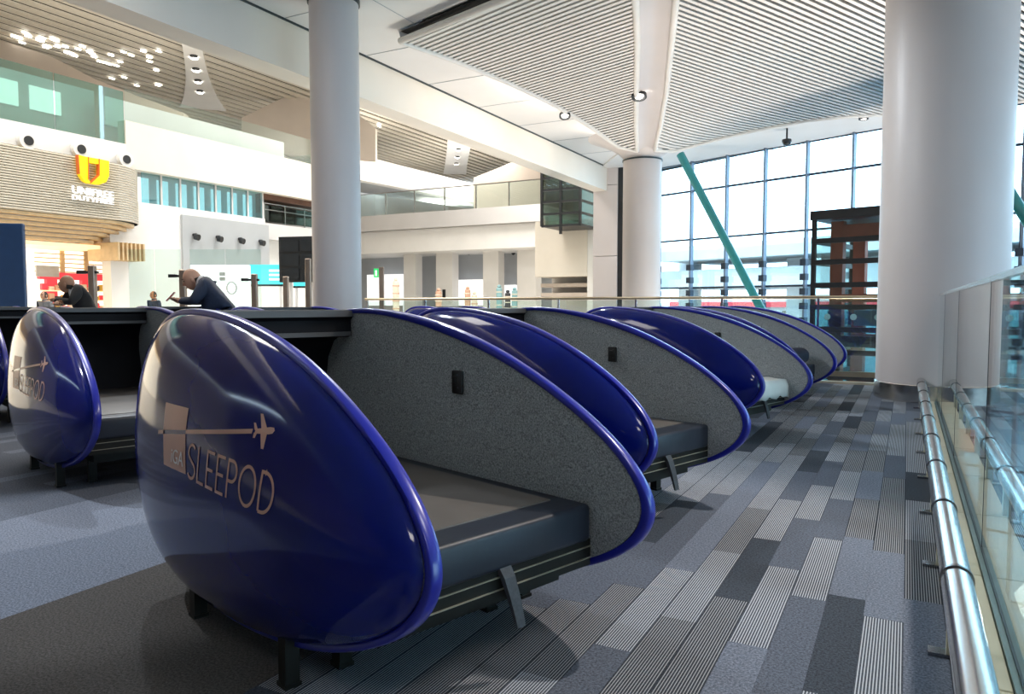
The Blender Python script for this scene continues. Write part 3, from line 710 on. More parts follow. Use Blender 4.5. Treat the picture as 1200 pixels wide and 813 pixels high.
# ------------------------------------------------------------------ window wall beyond the void, elevator, braces, outside
WD = Vector((0.6375, -0.7704, 0)); WO = Vector((8.05, 17.7, 0)); WANG = math.atan2(WD.y, WD.x); SP = 1.15
win = empty('window_1', WO, WANG); win['kind'] = 'structure'; win['label'] = 'tall glazed window wall with dark blue mullions'
TOP = 5.12; ROWS = [-5.0, -3.6, -2.3, -1.1, 0.22, 1.58, 2.95, 4.31, TOP]
I0, I1 = -6, 26
mull = None
for i in range(I0, I1 + 1):
    x = i * SP
    if mull is None: mull = MB().bx(-0.028, 0.028, -0.03, 0.03, -5.0, TOP).build('mullion', 'frame_blue', win); o = mull; fin = None
    else: o = bpy.data.objects.new('mullion', mull.data); COL.objects.link(o); o.parent = win
    o.location = (x, 0, 0)
    if fin is None: fin = MB().bx(0.026, 0.075, -0.16, -0.03, -5.0, TOP).build('fin', 'fin_blue', win); o = fin
    else: o = bpy.data.objects.new('fin', fin.data); COL.objects.link(o); o.parent = win
    o.location = (x, 0, 0)
for z in ROWS:
    MB().bx(I0 * SP, I1 * SP, -0.03, 0.03, z - 0.026, z + 0.026).build('transom', 'frame_blue', win)
for i in range(I0, I1):
    if -6 <= i < 5:
        for a, b in zip(ROWS[:-1], ROWS[1:]):
            MB().bx(i * SP + 0.03, (i + 1) * SP - 0.03, 0.0, 0.01, a + 0.026, b - 0.026).build('pane', 'glass_window', win)
    else: MB().bx(i * SP + 0.03, (i + 1) * SP - 0.03, 0.0, 0.01, -4.97, TOP - 0.03).build('pane', 'glass_window', win)
clip_me = None
for i in range(-5, 4):
    for k in range(7):
        z = 2.15 - k * 0.36
        if clip_me is None: o = MB().bx(-0.05, 0.10, -0.19, -0.03, -0.08, 0.08).build('fin_clip', 'frame_blue', win); clip_me = o.data
        else: o = bpy.data.objects.new('fin_clip', clip_me); COL.objects.link(o); o.parent = win
        o.location = (i * SP, 0, z)
# white soffit between the vault and the window head, and the dropped front edge
wl = [WO + WD * k for k in (14, 8, 3, -1, -5, -9)]
poly = [(p[0], p[1]) for p in EDGER] + [(p.x, p.y) for p in wl[1:]] + [(MC.x + 0.2, MC.y + 0.5)]
ws = struct(MB().prism(poly, 5.12, 5.3), 'ceiling_window', 'soffit_white', rot=0.0, label='white soffit along the head of the window wall')
mb = MB(); Ed = densify(EDGER, 0.25); vs = []
for p in Ed:
    z = zv(*p)
    for k in range(5): w = k / 4; vs.append((p[0] + 0.32 * w, p[1] + 0.45 * w, z + 0.04 + (5.118 - z - 0.04) * math.sin(w * math.pi / 2)))
mb.add(vs, [(i * 5 + k, i * 5 + k + 1, (i + 1) * 5 + k + 1, (i + 1) * 5 + k) for i in range(len(Ed) - 1) for k in range(4)]); mb.build('apron', 'soffit_white', vt, smooth='all', recalc=False)
p = at(925, 145, 16.2); downlight((p.x, p.y, 5.10), 0.10, 'round downlight in the white soffit above the window')
p = at(1012, 143, 16.2); downlight((p.x, p.y, 5.10), 0.10, 'round downlight in the soffit next to the big column')
cm = empty('dome_camera', at(922, 166, 17.2)); tag(cm, 'small black dome camera hanging under the window soffit', 'camera')
MB().lathe([(0.02, 0.30), (0.02, 0.06), (0.10, 0.05), (0.11, 0.0)], 24).build('mount', 'frame_black', cm, smooth=30); MB().lathe([(0.10, 0.0), (0.085, -0.05), (0.05, -0.085), (0.01, -0.095)], 24).build('dome', 'screen_dark', cm, smooth=50)
# roof above everything on this side so that daylight comes only through the glass
struct(MB().prism([tuple(Bp(-8.4, -12).xy), tuple(Bp(-8.4, 26).xy), tuple((WO - WD * 9.5).xy), tuple((WO + WD * 30).xy), (22, -12)], 5.75, 5.95), 'ceiling_roof', 'soffit_white', rot=0.0, label='roof slab above the slatted vault')
struct(MB().bx(-8.45, -8.36, -12, 20.8, 5.3, 12.4), 'wall_hall_side', 'wall_white', label='white wall over the cream edge beam')
struct(MB().bx(-46, 26, -9.3, -9.0, -5.2, 12.4), 'wall_back', 'wall_shade', label='dark wall behind the viewpoint')
struct(MB().prism([(-60, -60), (60, -60), (60, 60), (-60, 60)], -5.3, -5.05), 'floor_lower', 'lower_floor', rot=0.0, label='bluish floor of the storey below')
# teal steel braces in front of the window
a = at(799, 184, 18.9); b = at(893, 364, 17.6); d = (b - a)
o = MB().tube([a - d * 0.02, b + d * 1.2], 0.10, 20).build('steel_brace', 'teal_paint', smooth=40); tag(o, 'teal painted steel brace crossing the window left of the elevator', 'brace', 'teal braces at the window')
a = at(1150, 170, 13.2); b = at(1206, 262, 12.4); d = b - a
o = MB().tube([a - d * 0.3, b + d * 2.2], 0.09, 20).build('steel_brace', 'teal_paint', smooth=40); tag(o, 'short visible end of a teal steel brace right of the big column', 'brace', 'teal braces at the window')
# glass elevator tower standing in the void
EA = math.atan2(-0.69, 0.724); el = empty('elevator_tower', (5.46, 13.5, 0), EA); tag(el, 'glass elevator shaft with dark bands and brick red frame behind the railing', 'elevator')
ELW, ELD, ELT = 2.4, 2.0, 2.72
MB().bx(-0.06, ELW, -0.06, ELD, ELT - 0.10, ELT + 0.06).build('roof_slab', 'frame_black', el)
for x in (0.0, 1.2, ELW - 0.06):
    for y in (0.0, ELD - 0.06): MB().bx(x - 0.035, x + 0.035, y - 0.035, y + 0.035, -5.0, ELT - 0.10).build('post', 'frame_black', el)
zz = [2.24, 1.86, 1.45, 1.06, 0.66, 0.26, -0.18, -0.62, -1.1, -1.8, -2.6]
for z in zz:
    MB().bx(-0.035, ELW, -0.045, 0.02, z - 0.045, z + 0.045).build('band', 'frame_black', el); MB().bx(-0.045, 0.02, 0, ELD, z - 0.045, z + 0.045).build('band', 'frame_black', el)
zs = [ELT - 0.10] + zz
for a, b in zip(zs[:-1], zs[1:]):
    MB().bx(0.04, ELW - 0.04, -0.012, -0.004, b + 0.046, a - 0.046).build('glass_panel', 'glass_blue' if b < 0.7 else 'glass_clear', el)
    MB().bx(-0.012, -0.004, 0.04, ELD - 0.04, b + 0.046, a - 0.046).build('glass_panel', 'glass_clear', el)
for x in (0.30, 1.42):
    for y in (0.35, 1.5): MB().bx(x - 0.11, x + 0.11, y - 0.08, y + 0.08, -5.0, 2.6).build('red_post', 'red_paint', el)
for z, h in ((2.42, 0.22), (1.22, 0.14), (0.44, 0.2), (-0.42, 0.22), (-1.3, 0.4)):
    MB().bx(0.2, 2.3, 0.28, 0.42, z - h / 2, z + h / 2).build('red_beam', 'red_paint', el); MB().bx(0.2, 2.3, 1.43, 1.57, z - h / 2, z + h / 2).build('red_beam', 'red_paint', el)
MB().bx(0.55, 1.9, 0.5, 1.4, 0.72, 1.0).build('cabin_panel', 'wall_grey', el)
for x in (0.27, 0.72, 1.12):
    MB().tube([(x, -0.016, 0.885), (x, -0.020, 0.885)], 0.055, 24).build('safety_dot', 'goods_teal', el)
# viaduct and low buildings outside
def outside(name, z0, z1, dist, l0, l1, th, m, label, cat):
    o = MB().bx(l0, l1, dist, dist + th, z0, z1).build(name, m); o.location = WO; o.rotation_euler = (0, 0, WANG); return tag(o, label, cat)
vd = empty('viaduct', WO, WANG); tag(vd, 'pale concrete road viaduct outside the window', 'viaduct')
MB().bx(-27, 60, 26, 34, 4.25, 4.95).build('upper_deck', 'concrete', vd); MB().bx(-28, 60, 27, 36, 2.3, 3.6).build('lower_deck', 'concrete', vd)
for k in range(-3, 7): MB().bx(k * 9 - 0.5, k * 9 + 0.5, 29, 30.5, -5.2, 4.3).build('pier', 'concrete', vd)
MB().bx(-27, 60, 26.0, 26.1, 4.95, 5.25).build('parapet', 'wall_pale_grey', vd)
bl = empty('terminal_block', WO, WANG); tag(bl, 'low pale building with red band under the viaduct', 'building')
MB().bx(-37, 60, 40, 44, -5.2, 1.9).build('wall', 'wall_pale_grey', bl); MB().bx(-37, 60, 39.8, 40, 0.9, 1.35).build('red_band', 'shop_red', bl)
for k in range(-9, 15): MB().bx(k * 4 - 1.2, k * 4 + 1.2, 39.9, 40, -1.2, 0.6).build('window', 'glass_smoke', bl)
struct(MB().bx(-150, 150, 1.0, 200, -5.6, -5.3), 'floor_outside', 'apron', rot=WANG, label='concrete ground outside').location = WO
# ------------------------------------------------------------------ the hall on the left
HQ = -20.0
def LW(px, py, q=HQ):
    """where the sight line through a picture point meets the wall plane q"""
    r = at(px, py, 1.0) - Vector((0, 0, CAM_H)); k = q / r.dot(NX); p = Vector((0, 0, CAM_H)) + r * k; return p.dot(DX), p.z
def CW(px, py, T):
    r = at(px, py, 1.0) - Vector((0, 0, CAM_H)); k = T / r.dot(DX); p = Vector((0, 0, CAM_H)) + r * k; return p.dot(NX), p.z
hall_rot = BROT
# hall ceiling with champagne slats
hc = empty('ceiling_hall', (0, 0, 0), BROT); hc['kind'] = 'structure'; hc['label'] = 'high champagne slatted ceiling of the hall'
hpoly_w = [tuple(Bp(-45, -8).xy), tuple(Bp(-8.6, -8).xy), tuple(Bp(-8.6, 22).xy), (3.4, 22.6), (10.6, 58.5), tuple(Bp(-45, 57.5).xy)]
hpoly = [(Vector((x, y, 0)).dot(NX), Vector((x, y, 0)).dot(DX)) for x, y in hpoly_w]
o = slat_field(hpoly, Vector((0, 1)), 0.66, 0.40, 0.07, lambda x, y: 12.0, step=100).build('slat_field', 'slat_champagne', hc); o['kind'] = 'stuff'
MB().prism(hpoly, 12.4, 12.6).build('backing', 'void_dark', hc)  # dark slab stands in for unlit depth above the hall slats
def rib_strip(p0, p1, w0, w1, n_l):
    a, b = at(*p0, 1.0), at(*p1, 1.0)
    def on(px, py): r = at(px, py, 1.0) - Vector((0, 0, CAM_H)); return Vector((0, 0, CAM_H)) + r * ((11.95 - CAM_H) / r.z)
    A, B = on(*p0), on(*p1); d = (B - A).normalized(); n = Vector((-d.y, d.x, 0)); vs = []; N = 12
    for i in range(N + 1):
        u = i / N; c = A + (B - A) * u; w = w0 + (w1 - w0) * u ** 3
        vs += [c - n * w / 2, c + n * w / 2, c + n * w / 2 + Vector((0, 0, 0.3)), c - n * w / 2 + Vector((0, 0, 0.3))]
    root = empty('ceiling_rib', (0, 0, 0)); fs = []
    for i in range(N):
        for j in range(4): fs.append((i * 4 + j, i * 4 + (j + 1) % 4, i * 4 + 4 + (j + 1) % 4, i * 4 + 4 + j))
    MB().add(vs, fs).build('strip', 'wall_white', root)
    for k in range(n_l):
        c = A + (B - A) * (0.06 + 0.8 * k / n_l); MB().lathe([(0.16, 0.0), (0.16, -0.06)], 20, c).build('lamp_ring', 'frame_black', root); MB().lathe([(0.15, -0.06), (0.05, -0.09)], 20, c + d * 0.28).build('lamp', 'lamp_glow', root, smooth=40)
    return root
tag(rib_strip((219, 20), (238, 128), 0.75, 2.4, 6), 'white rib with round lamps crossing the slatted ceiling at upper left', 'ceiling rib', 'lamp ribs of the hall ceiling')
tag(rib_strip((541, 150), (533, 204), 1.6, 1.9, 5), 'narrow white lamp rib on the slatted ceiling seen past the slender column', 'ceiling rib', 'lamp ribs of the hall ceiling')
# sparkling strip lights scattered between the slats
rs = random.Random(3)
for k in range(46):
    if k < 30: px, py = 20 + k * 4.0 + rs.uniform(-6, 6), 42 + k * 1.0 + rs.uniform(-7, 7)
    else: px, py = 125 + rs.uniform(0, 70), 58 + rs.uniform(0, 42)
    if k > 41: px, py = 425 + rs.uniform(0, 32), 145 + rs.uniform(0, 18)
    r = at(px, py, 1.0) - Vector((0, 0, CAM_H)); p = Vector((0, 0, CAM_H)) + r * ((11.97 - CAM_H) / r.z)
    o = MB().bx(-0.05, 0.05, -0.11, 0.11, -0.03, 0.0).build('ceiling_spotlight', 'lamp_glow'); o.location = p; o.rotation_euler = (0, 0, BROT)
    tag(o, 'small white light set between the slats of the hall ceiling', 'ceiling light', 'small lights scattered over the hall ceiling')
# far end walls of the hall
struct(MB().bx(-46, -18.3, 58, 58.4, -0.3, 12.6), 'wall_hall_end', 'wall_beige', label='beige end wall of the hall')
struct(MB().prism([(3.35, 22.6), (10.7, 59), (10.9, 59), (3.55, 22.6)], -5, 12.6), 'wall_hall_right', 'wall_white', rot=0.0, label='white wall closing the hall behind the window column')
struct(MB().bx(-46.3, -45.9, -9, 60, -0.3, 12.6), 'wall_left', 'wall_beige', label='beige wall at the far left of the hall')
# beige vault shoulders between the ceiling and the bands
def shoulder(name, pts, depth, m, label):
    P = [at(x, y, depth) for x, y in pts]; c = Vector((0, 0.5, 0)); n = len(P)
    o = MB().add([p for p in P] + [p + c for p in P], [tuple(range(n)), tuple(range(n, 2 * n))[::-1]] + [(i, (i + 1) % n, (i + 1) % n + n, i + n) for i in range(n)]).build(name, m); return tag(o, label, 'ceiling panel')
shoulder('vault_shoulder', [(-20, 40), (60, 66), (110, 92), (160, 112), (215, 132), (215, 175), (-20, 175)], 31, 'wall_beige', 'beige vault shoulder above the green glass balustrade')
shoulder('vault_shoulder', [(283, 138), (320, 120), (372, 96), (440, 150), (440, 190), (283, 175)], 40, 'wall_beige', 'beige vault shoulder just left of the slender column')
shoulder('vault_shoulder', [(555, 208), (583, 197), (616, 183), (640, 183), (640, 245), (555, 245)], 50, 'wall_beige', 'beige vault shoulder behind the far mezzanine')

# --- left gallery: bands along the wall
T0, T1, T2, T3 = 4.0, LW(147, 150)[0], LW(187, 220)[0], LW(315, 240)[0]
gal = empty('gallery_band', (0, 0, 0), BROT); tag(gal, 'long cream gallery band curving along the hall above the shop', 'gallery')
pathq = [(HQ, T0), (HQ, T1), (HQ, T2), (HQ, T3 - 1.0), (HQ, 21.0)] + [(HQ - 2.2 + 2.2 * math.cos(rad(a)), 21.0 + 2.6 * math.sin(rad(a))) for a in range(15, 91, 15)] + [(HQ - 9, 23.6)]
def band(path, z0, z1, th, name, m, par):
    n = len(path); vs = []
    for i, (a, b) in enumerate(path):
        p = Vector(path[max(0, i - 1)]); q = Vector(path[min(n - 1, i + 1)]); t = (q - p).normalized(); nn = Vector((-t.y, t.x)) * th
        for z in (z0, z1): vs.append((a, b, z))
        for z in (z1, z0): vs.append((a + nn.x, b + nn.y, z))
    fs = [(i * 4 + j, i * 4 + (j + 1) % 4, i * 4 + 4 + (j + 1) % 4, i * 4 + 4 + j) for i in range(n - 1) for j in range(4)] + [(3, 2, 1, 0), tuple((n - 1) * 4 + j for j in range(4))]
    return MB().add(vs, fs).build(name, m, par, smooth=35)
band(pathq[1:], 5.05, 6.40, 0.35, 'cream_band', 'fascia_cream', gal)
band([p for p in pathq[1:]], 6.40, 7.30, 0.02, 'glass_parapet', 'glass_clear', gal)
band([(HQ - 0.9, b) for b in (T1, T2, 21.0)], 6.38, 7.2, 0.2, 'inner_wall', 'wall_pale_grey', gal)
band([(HQ, T0), (HQ, T1)], 5.12, 5.72, 0.35, 'white_band', 'wall_white', gal)
for k in range(5):
    a = T0 + (T1 - T0) * k / 5; b = T0 + (T1 - T0) * (k + 1) / 5
    MB().bx(HQ - 0.06, HQ - 0.03, a + 0.02, b - 0.02, 5.72, 7.20).build('green_glass', 'glass_green', gal)
MB().bx(HQ - 1.6, HQ - 1.4, T0, T1, 5.72, 7.4).build('glazed_wall', 'wall_grey', gal)
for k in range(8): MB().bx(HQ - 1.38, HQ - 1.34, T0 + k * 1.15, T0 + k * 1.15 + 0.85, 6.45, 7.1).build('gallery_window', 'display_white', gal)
for px, py in ((32, 165), (94, 175), (147, 187)):
    t, z = LW(px, py, HQ + 0.12); c = empty('spot_nozzle', Bp(HQ + 0.02, t, z), BROT); tag(c, {32: 'round air nozzle above the left end of the ribbed shop front', 94: 'round air nozzle right above the yellow sign', 147: 'round air nozzle at the rounded end of the white band'}[px], 'air nozzle', 'round air nozzles')
    MB().tube([(0.0, 0, 0), (0.16, 0, 0)], 0.22, 24).build('collar', 'wall_white', c, smooth=40); MB().tube([(0.155, 0, 0), (0.18, 0, 0)], 0.12, 20).build('throat', 'frame_black', c)
# recessed glazing, balcony and grey wall under the band
gw = empty('upper_glazing', (0, 0, 0), BROT); tag(gw, 'strip of blue green glazing under the cream band', 'window')
for k in range(7):
    a = T2 - 0.4 + (T3 - T2 + 0.4) * k / 7; b = T2 - 0.4 + (T3 - T2 + 0.4) * (k + 1) / 7
    MB().bx(HQ - 0.34, HQ - 0.30, a + 0.03, b - 0.03, 4.14, 5.06).build('pane', 'glass_blue', gw); MB().bx(HQ - 0.36, HQ - 0.28, b - 0.03, b + 0.03, 4.12, 5.06).build('mullion', 'wall_pale_grey', gw)
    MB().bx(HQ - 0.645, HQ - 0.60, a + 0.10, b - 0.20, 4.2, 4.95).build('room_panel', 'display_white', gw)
MB().bx(HQ - 0.75, HQ - 0.65, T2 - 1, T3, 4.14, 5.06).build('room_wall', 'wall_pale_grey', gw)
struct(MB().bx(HQ - 0.6, HQ - 0.2, T2 - 1.5, T3, 0.0, 4.14), 'wall_gallery', 'wall_white', label='white wall under the strip glazing')
t0, t1 = LW(217, 270)[0], LW(318, 270)[0]
struct(MB().bx(HQ - 0.2, HQ - 0.12, t0, t1, 2.2, 3.92), 'wall_grey_panel', 'wall_grey', label='grey wall panel with four black cameras')
for k, px in enumerate((230, 257, 283, 307)):
    t, z = LW(px, 275 + k * 2.4); c = empty('wall_camera', Bp(HQ - 0.12, t, z), BROT); tag(c, ('leftmost', 'second', 'third', 'rightmost')[k] + ' small black camera in the row on the grey wall panel', 'camera', 'wall cameras on the grey panel')
    MB().tube([(0, 0, 0), (0.12, 0, 0)], 0.05, 12).build('arm', 'frame_black', c); MB().tube([(0.08, 0, -0.06), (0.20, 0.03, -0.09)], 0.10, 16).build('body', 'screen_dark', c)
bc = empty('balcony', (0, 0, 0), BROT); tag(bc, 'dark recessed balcony with steel railing left of the slender column', 'balcony')
MB().bx(HQ - 3.5, HQ - 0.3, T3, 24.5, 4.85, 5.05).build('timber_soffit', 'wood_dark', bc); MB().bx(HQ - 3.5, HQ - 0.3, T3, 23.5, 3.45, 4.02).build('slab', 'wall_pale_grey', bc)
MB().bx(HQ - 3.6, HQ - 3.5, T3, 26, 4.0, 5.0).build('back_wall', 'wall_grey', bc)
for k in range(5):
    t = T3 + 0.1 + k * 1.0; MB().bx(HQ - 0.36, HQ - 0.32, t - 0.02, t + 0.02, 4.02, 4.72).build('post', 'steel', bc)
    if k < 4: MB().bx(HQ - 0.35, HQ - 0.33, t + 0.03, t + 0.97, 4.08, 4.66).build('glass_panel', 'glass_smoke', bc)
for z in (4.72, 4.5): MB().bx(HQ - 0.37, HQ - 0.31, T3, T3 + 4.2, z - 0.015, z + 0.015).build('rail', 'steel', bc)
struct(MB().bx(HQ - 1.2, HQ - 0.8, T3, 23.0, 0, 3.5), 'wall_white_end', 'wall_white', label='bright white wall below the balcony')

# --- ribbed shop front with its sign
sf = empty('shop_fascia', (0, 0, 0), BROT); tag(sf, 'pale ribbed shop front with rounded right end carrying the yellow sign', 'shop front')
SQ = HQ + 0.9; te = LW(184, 230, SQ)[0]
spath = [(SQ, T0), (SQ, te - 1.4)] + [(SQ - 1.5 + 1.5 * math.cos(rad(a)), te - 1.4 + 1.5 * math.sin(rad(a))) for a in range(10, 101, 10)]
zt, zb = LW(0, 167, SQ)[1], LW(0, 243, SQ)[1]; NS = 24; hh = (zt - zb) / NS
mb = MB(); pl = [spath[0], spath[1]]
for k in range(NS):
    n = len(spath); z0 = zb + k * hh; z1 = z0 + hh * 0.80; off = 0.03; vs = []
    for i, (a, b) in enumerate(spath):
        t = (Vector(spath[min(n - 1, i + 1)]) - Vector(spath[max(0, i - 1)])).normalized(); nn = Vector((-t.y, t.x))
        vs += [(a, b, z0), (a - nn.x * off, b - nn.y * off, (z0 + z1) / 2), (a, b, z1), (a + nn.x * 0.1, b + nn.y * 0.1, z1), (a + nn.x * 0.1, b + nn.y * 0.1, z0)]
    mb.add(vs, [(i * 5 + j, i * 5 + (j + 1) % 5, i * 5 + 5 + (j + 1) % 5, i * 5 + 5 + j) for i in range(n - 1) for j in range(5)])
o = mb.build('rib_field', 'rib_cream', sf); o['kind'] = 'stuff'
band([(a - 0.12 if i < 2 else a, b) for i, (a, b) in enumerate(spath)], zb, zt, 0.2, 'core', 'wall_grey', sf)
# curving timber boards under the front
for k in range(6):
    z = zb - 0.05 - k * 0.10; inset = 0.10 + 0.22 * k
    band([(a - inset, b - inset * (1 if i > 2 else 0) * 0.4) for i, (a, b) in enumerate(spath)], z - 0.035, z + 0.035, 0.3, 'timber_board', 'shop_timber', sf)
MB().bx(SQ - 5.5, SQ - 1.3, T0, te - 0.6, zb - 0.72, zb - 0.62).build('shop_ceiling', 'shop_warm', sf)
for k in range(7):
    t = te - 0.9 + k * 0.13; MB().bx(SQ - 1.9, SQ - 0.5, t, t + 0.05, zb - 1.05, zb - 0.55).build('timber_fin', 'shop_timber', sf)
def sign_at(px, py): t, z = LW(px, py, SQ); return t, z
def on_front(pts, x, m, name, par, th=0.05):
    n = len(pts); vs = [(x, t, z) for t, z in pts] + [(x + th, t, z) for t, z in pts]
    return MB().add(vs, [tuple(range(n)), tuple(range(n, 2 * n))[::-1]] + [(i, (i + 1) % n, (i + 1) % n + n, i + n) for i in range(n)]).build(name, m, par)
sg = empty('shop_sign', (0, 0, 0), BROT); tag(sg, 'yellow U logo above white UNIFREE DUTYFREE lettering', 'sign')
SX = SQ + 0.08
def fp(L): return [sign_at(x, y) for x, y in L]
on_front(fp([(86, 182), (98, 185), (98, 211), (101, 214), (104, 215), (99, 215.5), (93, 212.5), (87.5, 204)]), SX, 'sign_yellow', 'logo_left', sg, 0.12)
on_front(fp([(110.5, 187), (122.5, 189.5), (122.5, 207), (119, 214), (111, 217), (100.5, 215.5), (110.5, 206)]), SX, 'sign_yellow', 'logo_right', sg, 0.12)
on_front(fp([(98, 185), (110.5, 187), (110.5, 193), (98, 191)]), SX, 'sign_yellow', 'logo_bridge', sg, 0.12)
for seam in ([(97.6, 185), (98.4, 185), (98.4, 211), (97.6, 211)], [(110.1, 187), (110.9, 187), (110.9, 206), (110.1, 206)], [(85.4, 182), (86.2, 182), (87.8, 204.5), (87.0, 204.5)], [(99.5, 215), (100.5, 215.6), (110.8, 206.4), (110.2, 205.6)]):
    on_front(fp(seam), SX + 0.02, 'sign_edge', 'logo_seam', sg, 0.12)
for body, (x0, y0), (x1, y1), hpx in (('UNIFREE', (81, 226), (130, 233.5), 8.3), ('DUTYFREE', (81, 233.5), (130, 240), 5.3)):
    (ta, za), (tb, zb2) = sign_at(x0, y0), sign_at(x1, y1); vs, fs = text_mesh(body, 1.0, 0.08); wmax = max(v.x for v in vs); h = hpx / F_PX * 20.5
    bold = []
    mb = MB()
    for dt in (0.0,): mb.add([(SX + 0.03 + v.z * 0.4, ta + (tb - ta) * v.x / wmax + dt, za + (zb2 - za) * v.x / wmax + v.y * h / 0.72) for v in vs], fs)
    mb.build('lettering', 'sign_white', sg)
# interior of the shop
sh = empty('shop_interior', (0, 0, 0), BROT); tag(sh, 'warmly lit shop with red framed display wall under the ribbed front', 'shop')
BQ = SQ - 3.0; tA, tB = LW(40, 320, BQ)[0], LW(150, 320, BQ)[0]; zC = zb - 0.7
MB().bx(BQ - 0.2, BQ, T0, tB + 0.4, 0, zC).build('back_wall', 'shop_wall_glow', sh)
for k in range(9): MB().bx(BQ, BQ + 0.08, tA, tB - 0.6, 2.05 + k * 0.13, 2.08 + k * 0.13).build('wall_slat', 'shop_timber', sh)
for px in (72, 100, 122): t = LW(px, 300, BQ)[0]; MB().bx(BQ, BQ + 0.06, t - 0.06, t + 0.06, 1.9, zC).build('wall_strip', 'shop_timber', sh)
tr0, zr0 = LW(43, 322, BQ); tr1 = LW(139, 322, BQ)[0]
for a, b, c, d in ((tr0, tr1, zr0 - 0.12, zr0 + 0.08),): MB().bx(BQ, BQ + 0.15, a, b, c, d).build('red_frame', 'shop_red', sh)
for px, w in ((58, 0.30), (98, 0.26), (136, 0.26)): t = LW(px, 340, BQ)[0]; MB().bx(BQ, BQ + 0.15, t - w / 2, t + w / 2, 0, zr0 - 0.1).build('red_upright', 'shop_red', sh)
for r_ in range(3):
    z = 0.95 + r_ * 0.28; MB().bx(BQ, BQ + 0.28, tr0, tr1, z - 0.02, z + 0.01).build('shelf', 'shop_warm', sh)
    for k in range(13):
        t = tr0 + (tr1 - tr0) * (k + 0.5) / 13; m = ('goods_orange', 'goods_yellow', 'goods_cream', 'goods_dark', 'shop_red')[(k * 3 + r_ * 2) % 5]; h = 0.11 + 0.08 * ((k * 7 + r_) % 3) / 2
        o = MB().rbox((0, 0, h / 2), (0.14, 0.16, h), 0.02, 2).build('goods_box', m); o.location = Bp(BQ + 0.15, t, z + 0.012); o.rotation_euler = (0, 0, BROT)
        tag(o, '%s product on the %s shop shelf, %s from the left' % (m.split('_')[1], ('lowest', 'middle', 'top')[r_], ('first', 'second', 'third', 'fourth', 'fifth', 'sixth', 'seventh', 'eighth', 'ninth', 'tenth', 'eleventh', 'twelfth', 'last')[k]), 'product', 'products on the shop shelves')
t, z = LW(57, 312, BQ + 0.2); MB().bx(BQ + 0.1, BQ + 0.16, t - 0.32, t + 0.32, z - 0.3, z + 0.02).build('teal_sign', 'sign_grey', sh)
tP = LW(147, 320, SQ - 1.2)[0]; tE = LW(158, 320, SQ - 1.2)[0]
wl2 = MB().bx(SQ - 3.0, SQ - 1.2, tB + 0.2, tB + 1.5, 0, zC).build('end_wall', 'fascia_cream', sh)
vs, fs = text_mesh('dore', 0.42); (ta, za) = LW(140, 321, SQ - 1.2)
MB().add([(SQ - 1.19, tB + 0.3 + v.x, za + v.y) for v in vs], fs).build('wall_lettering', 'sign_grey', sh)
# blue advertising board standing at the far left
p = at(28, 262, 12.8); o = MB().rbox((-0.9, 0, 1.1), (1.8, 0.10, 2.2), 0.02, 2).build('advert_board', 'board_blue'); o.location = (p.x, p.y, 0.0); o.rotation_euler = (0, 0, rad(8)); tag(o, 'plain dark blue standing board at the left edge', 'board')
for v in o.data.vertices:
    if v.co.z > 1.0: v.co.z += p.z - 2.2
# white light box with ring emblem, screens
def facing(px0, px1, py0, py1, depth, th, name, m, par=None, rz=0.0):
    a, b = at(px0, py1, depth), at(px1, py0, depth); w = b.x - a.x
    o = MB().rbox((0, 0, (b.z - a.z) / 2), (w, th, b.z - a.z), 0.01, 1).build(name, m, par); o.location = ((a.x + b.x) / 2, depth, a.z); o.rotation_euler = (0, 0, rz); return o
lb = empty('light_box', (at(259, 340, 21.5).x, 21.5, 0)); tag(lb, 'tall white illuminated panel with a faint ring emblem behind the leaning man', 'light box')
w = (293 - 226) / F_PX * 21.5; MB().rbox((0, 0, 1.12), (w, 0.25, 2.24), 0.02, 1).build('panel', 'display_white', lb)
MB().tube([(0.36 + 0.14 * math.cos(rad(a)), -0.135, 1.58 + 0.17 * math.sin(rad(a))) for a in range(0, 360, 12)], 0.022, 6, closed=True).build('ring_emblem', 'wall_pale_grey', lb, smooth='all')
for k in range(2): MB().bx(0.02, 0.18, -0.145, -0.127, 1.93 - k * 0.14, 2.03 - k * 0.14).build('small_sign', 'sign_grey', lb)
for k, (x0, x1, y0, y1, lab) in enumerate(((293, 332, 310, 333, 'turquoise flight information screen right of the white light box'), (344, 372, 323, 335, 'turquoise screen half hidden by the slender column'))):
    sn = empty('information_screen', (at((x0 + x1) / 2, y1, 22.5).x, 22.5, 0)); tag(sn, lab, 'screen', 'turquoise information screens')
    wz = (x1 - x0) / F_PX * 22.5; z0 = at(0, y1, 22.5).z; z1 = at(0, y0, 22.5).z
    MB().bx(-wz / 2, wz / 2, 0, 0.08, z0, z1).build('screen', 'screen_teal', sn); MB().bx(-wz / 2 - 0.02, wz / 2 + 0.02, 0.03, 0.12, z0 - 0.06, z0).build('frame', 'frame_black', sn)
    for s in (-1, 1): MB().bx(s * wz * 0.4 - 0.03, s * wz * 0.4 + 0.03, 0.03, 0.1, 0, z0).build('leg', 'wall_pale_grey', sn)
    for r_ in range(3): MB().bx(wz * 0.08, wz * 0.46, -0.006, 0.0, z0 + 0.12 + r_ * 0.13, z0 + 0.18 + r_ * 0.13).build('text_row', 'sign_white', sn)
bs = empty('screen_frame', at(349, 277, 20.0), rad(-14)); tag(bs, 'black frame of departure screens beside the slender column', 'screen'); W = 1.35
MB().bx(-W / 2 + 0.1, W / 2, 0, 0.1, -1.22, 0.0).build('back_panel', 'frame_black', bs)
for r_ in range(3):
    for c_ in range(2): MB().bx(-W / 2 + 0.18 + c_ * 0.6, -W / 2 + 0.70 + c_ * 0.6, -0.03, 0.0, -0.40 - r_ * 0.38, -0.09 - r_ * 0.38).build('screen', 'screen_dark', bs)
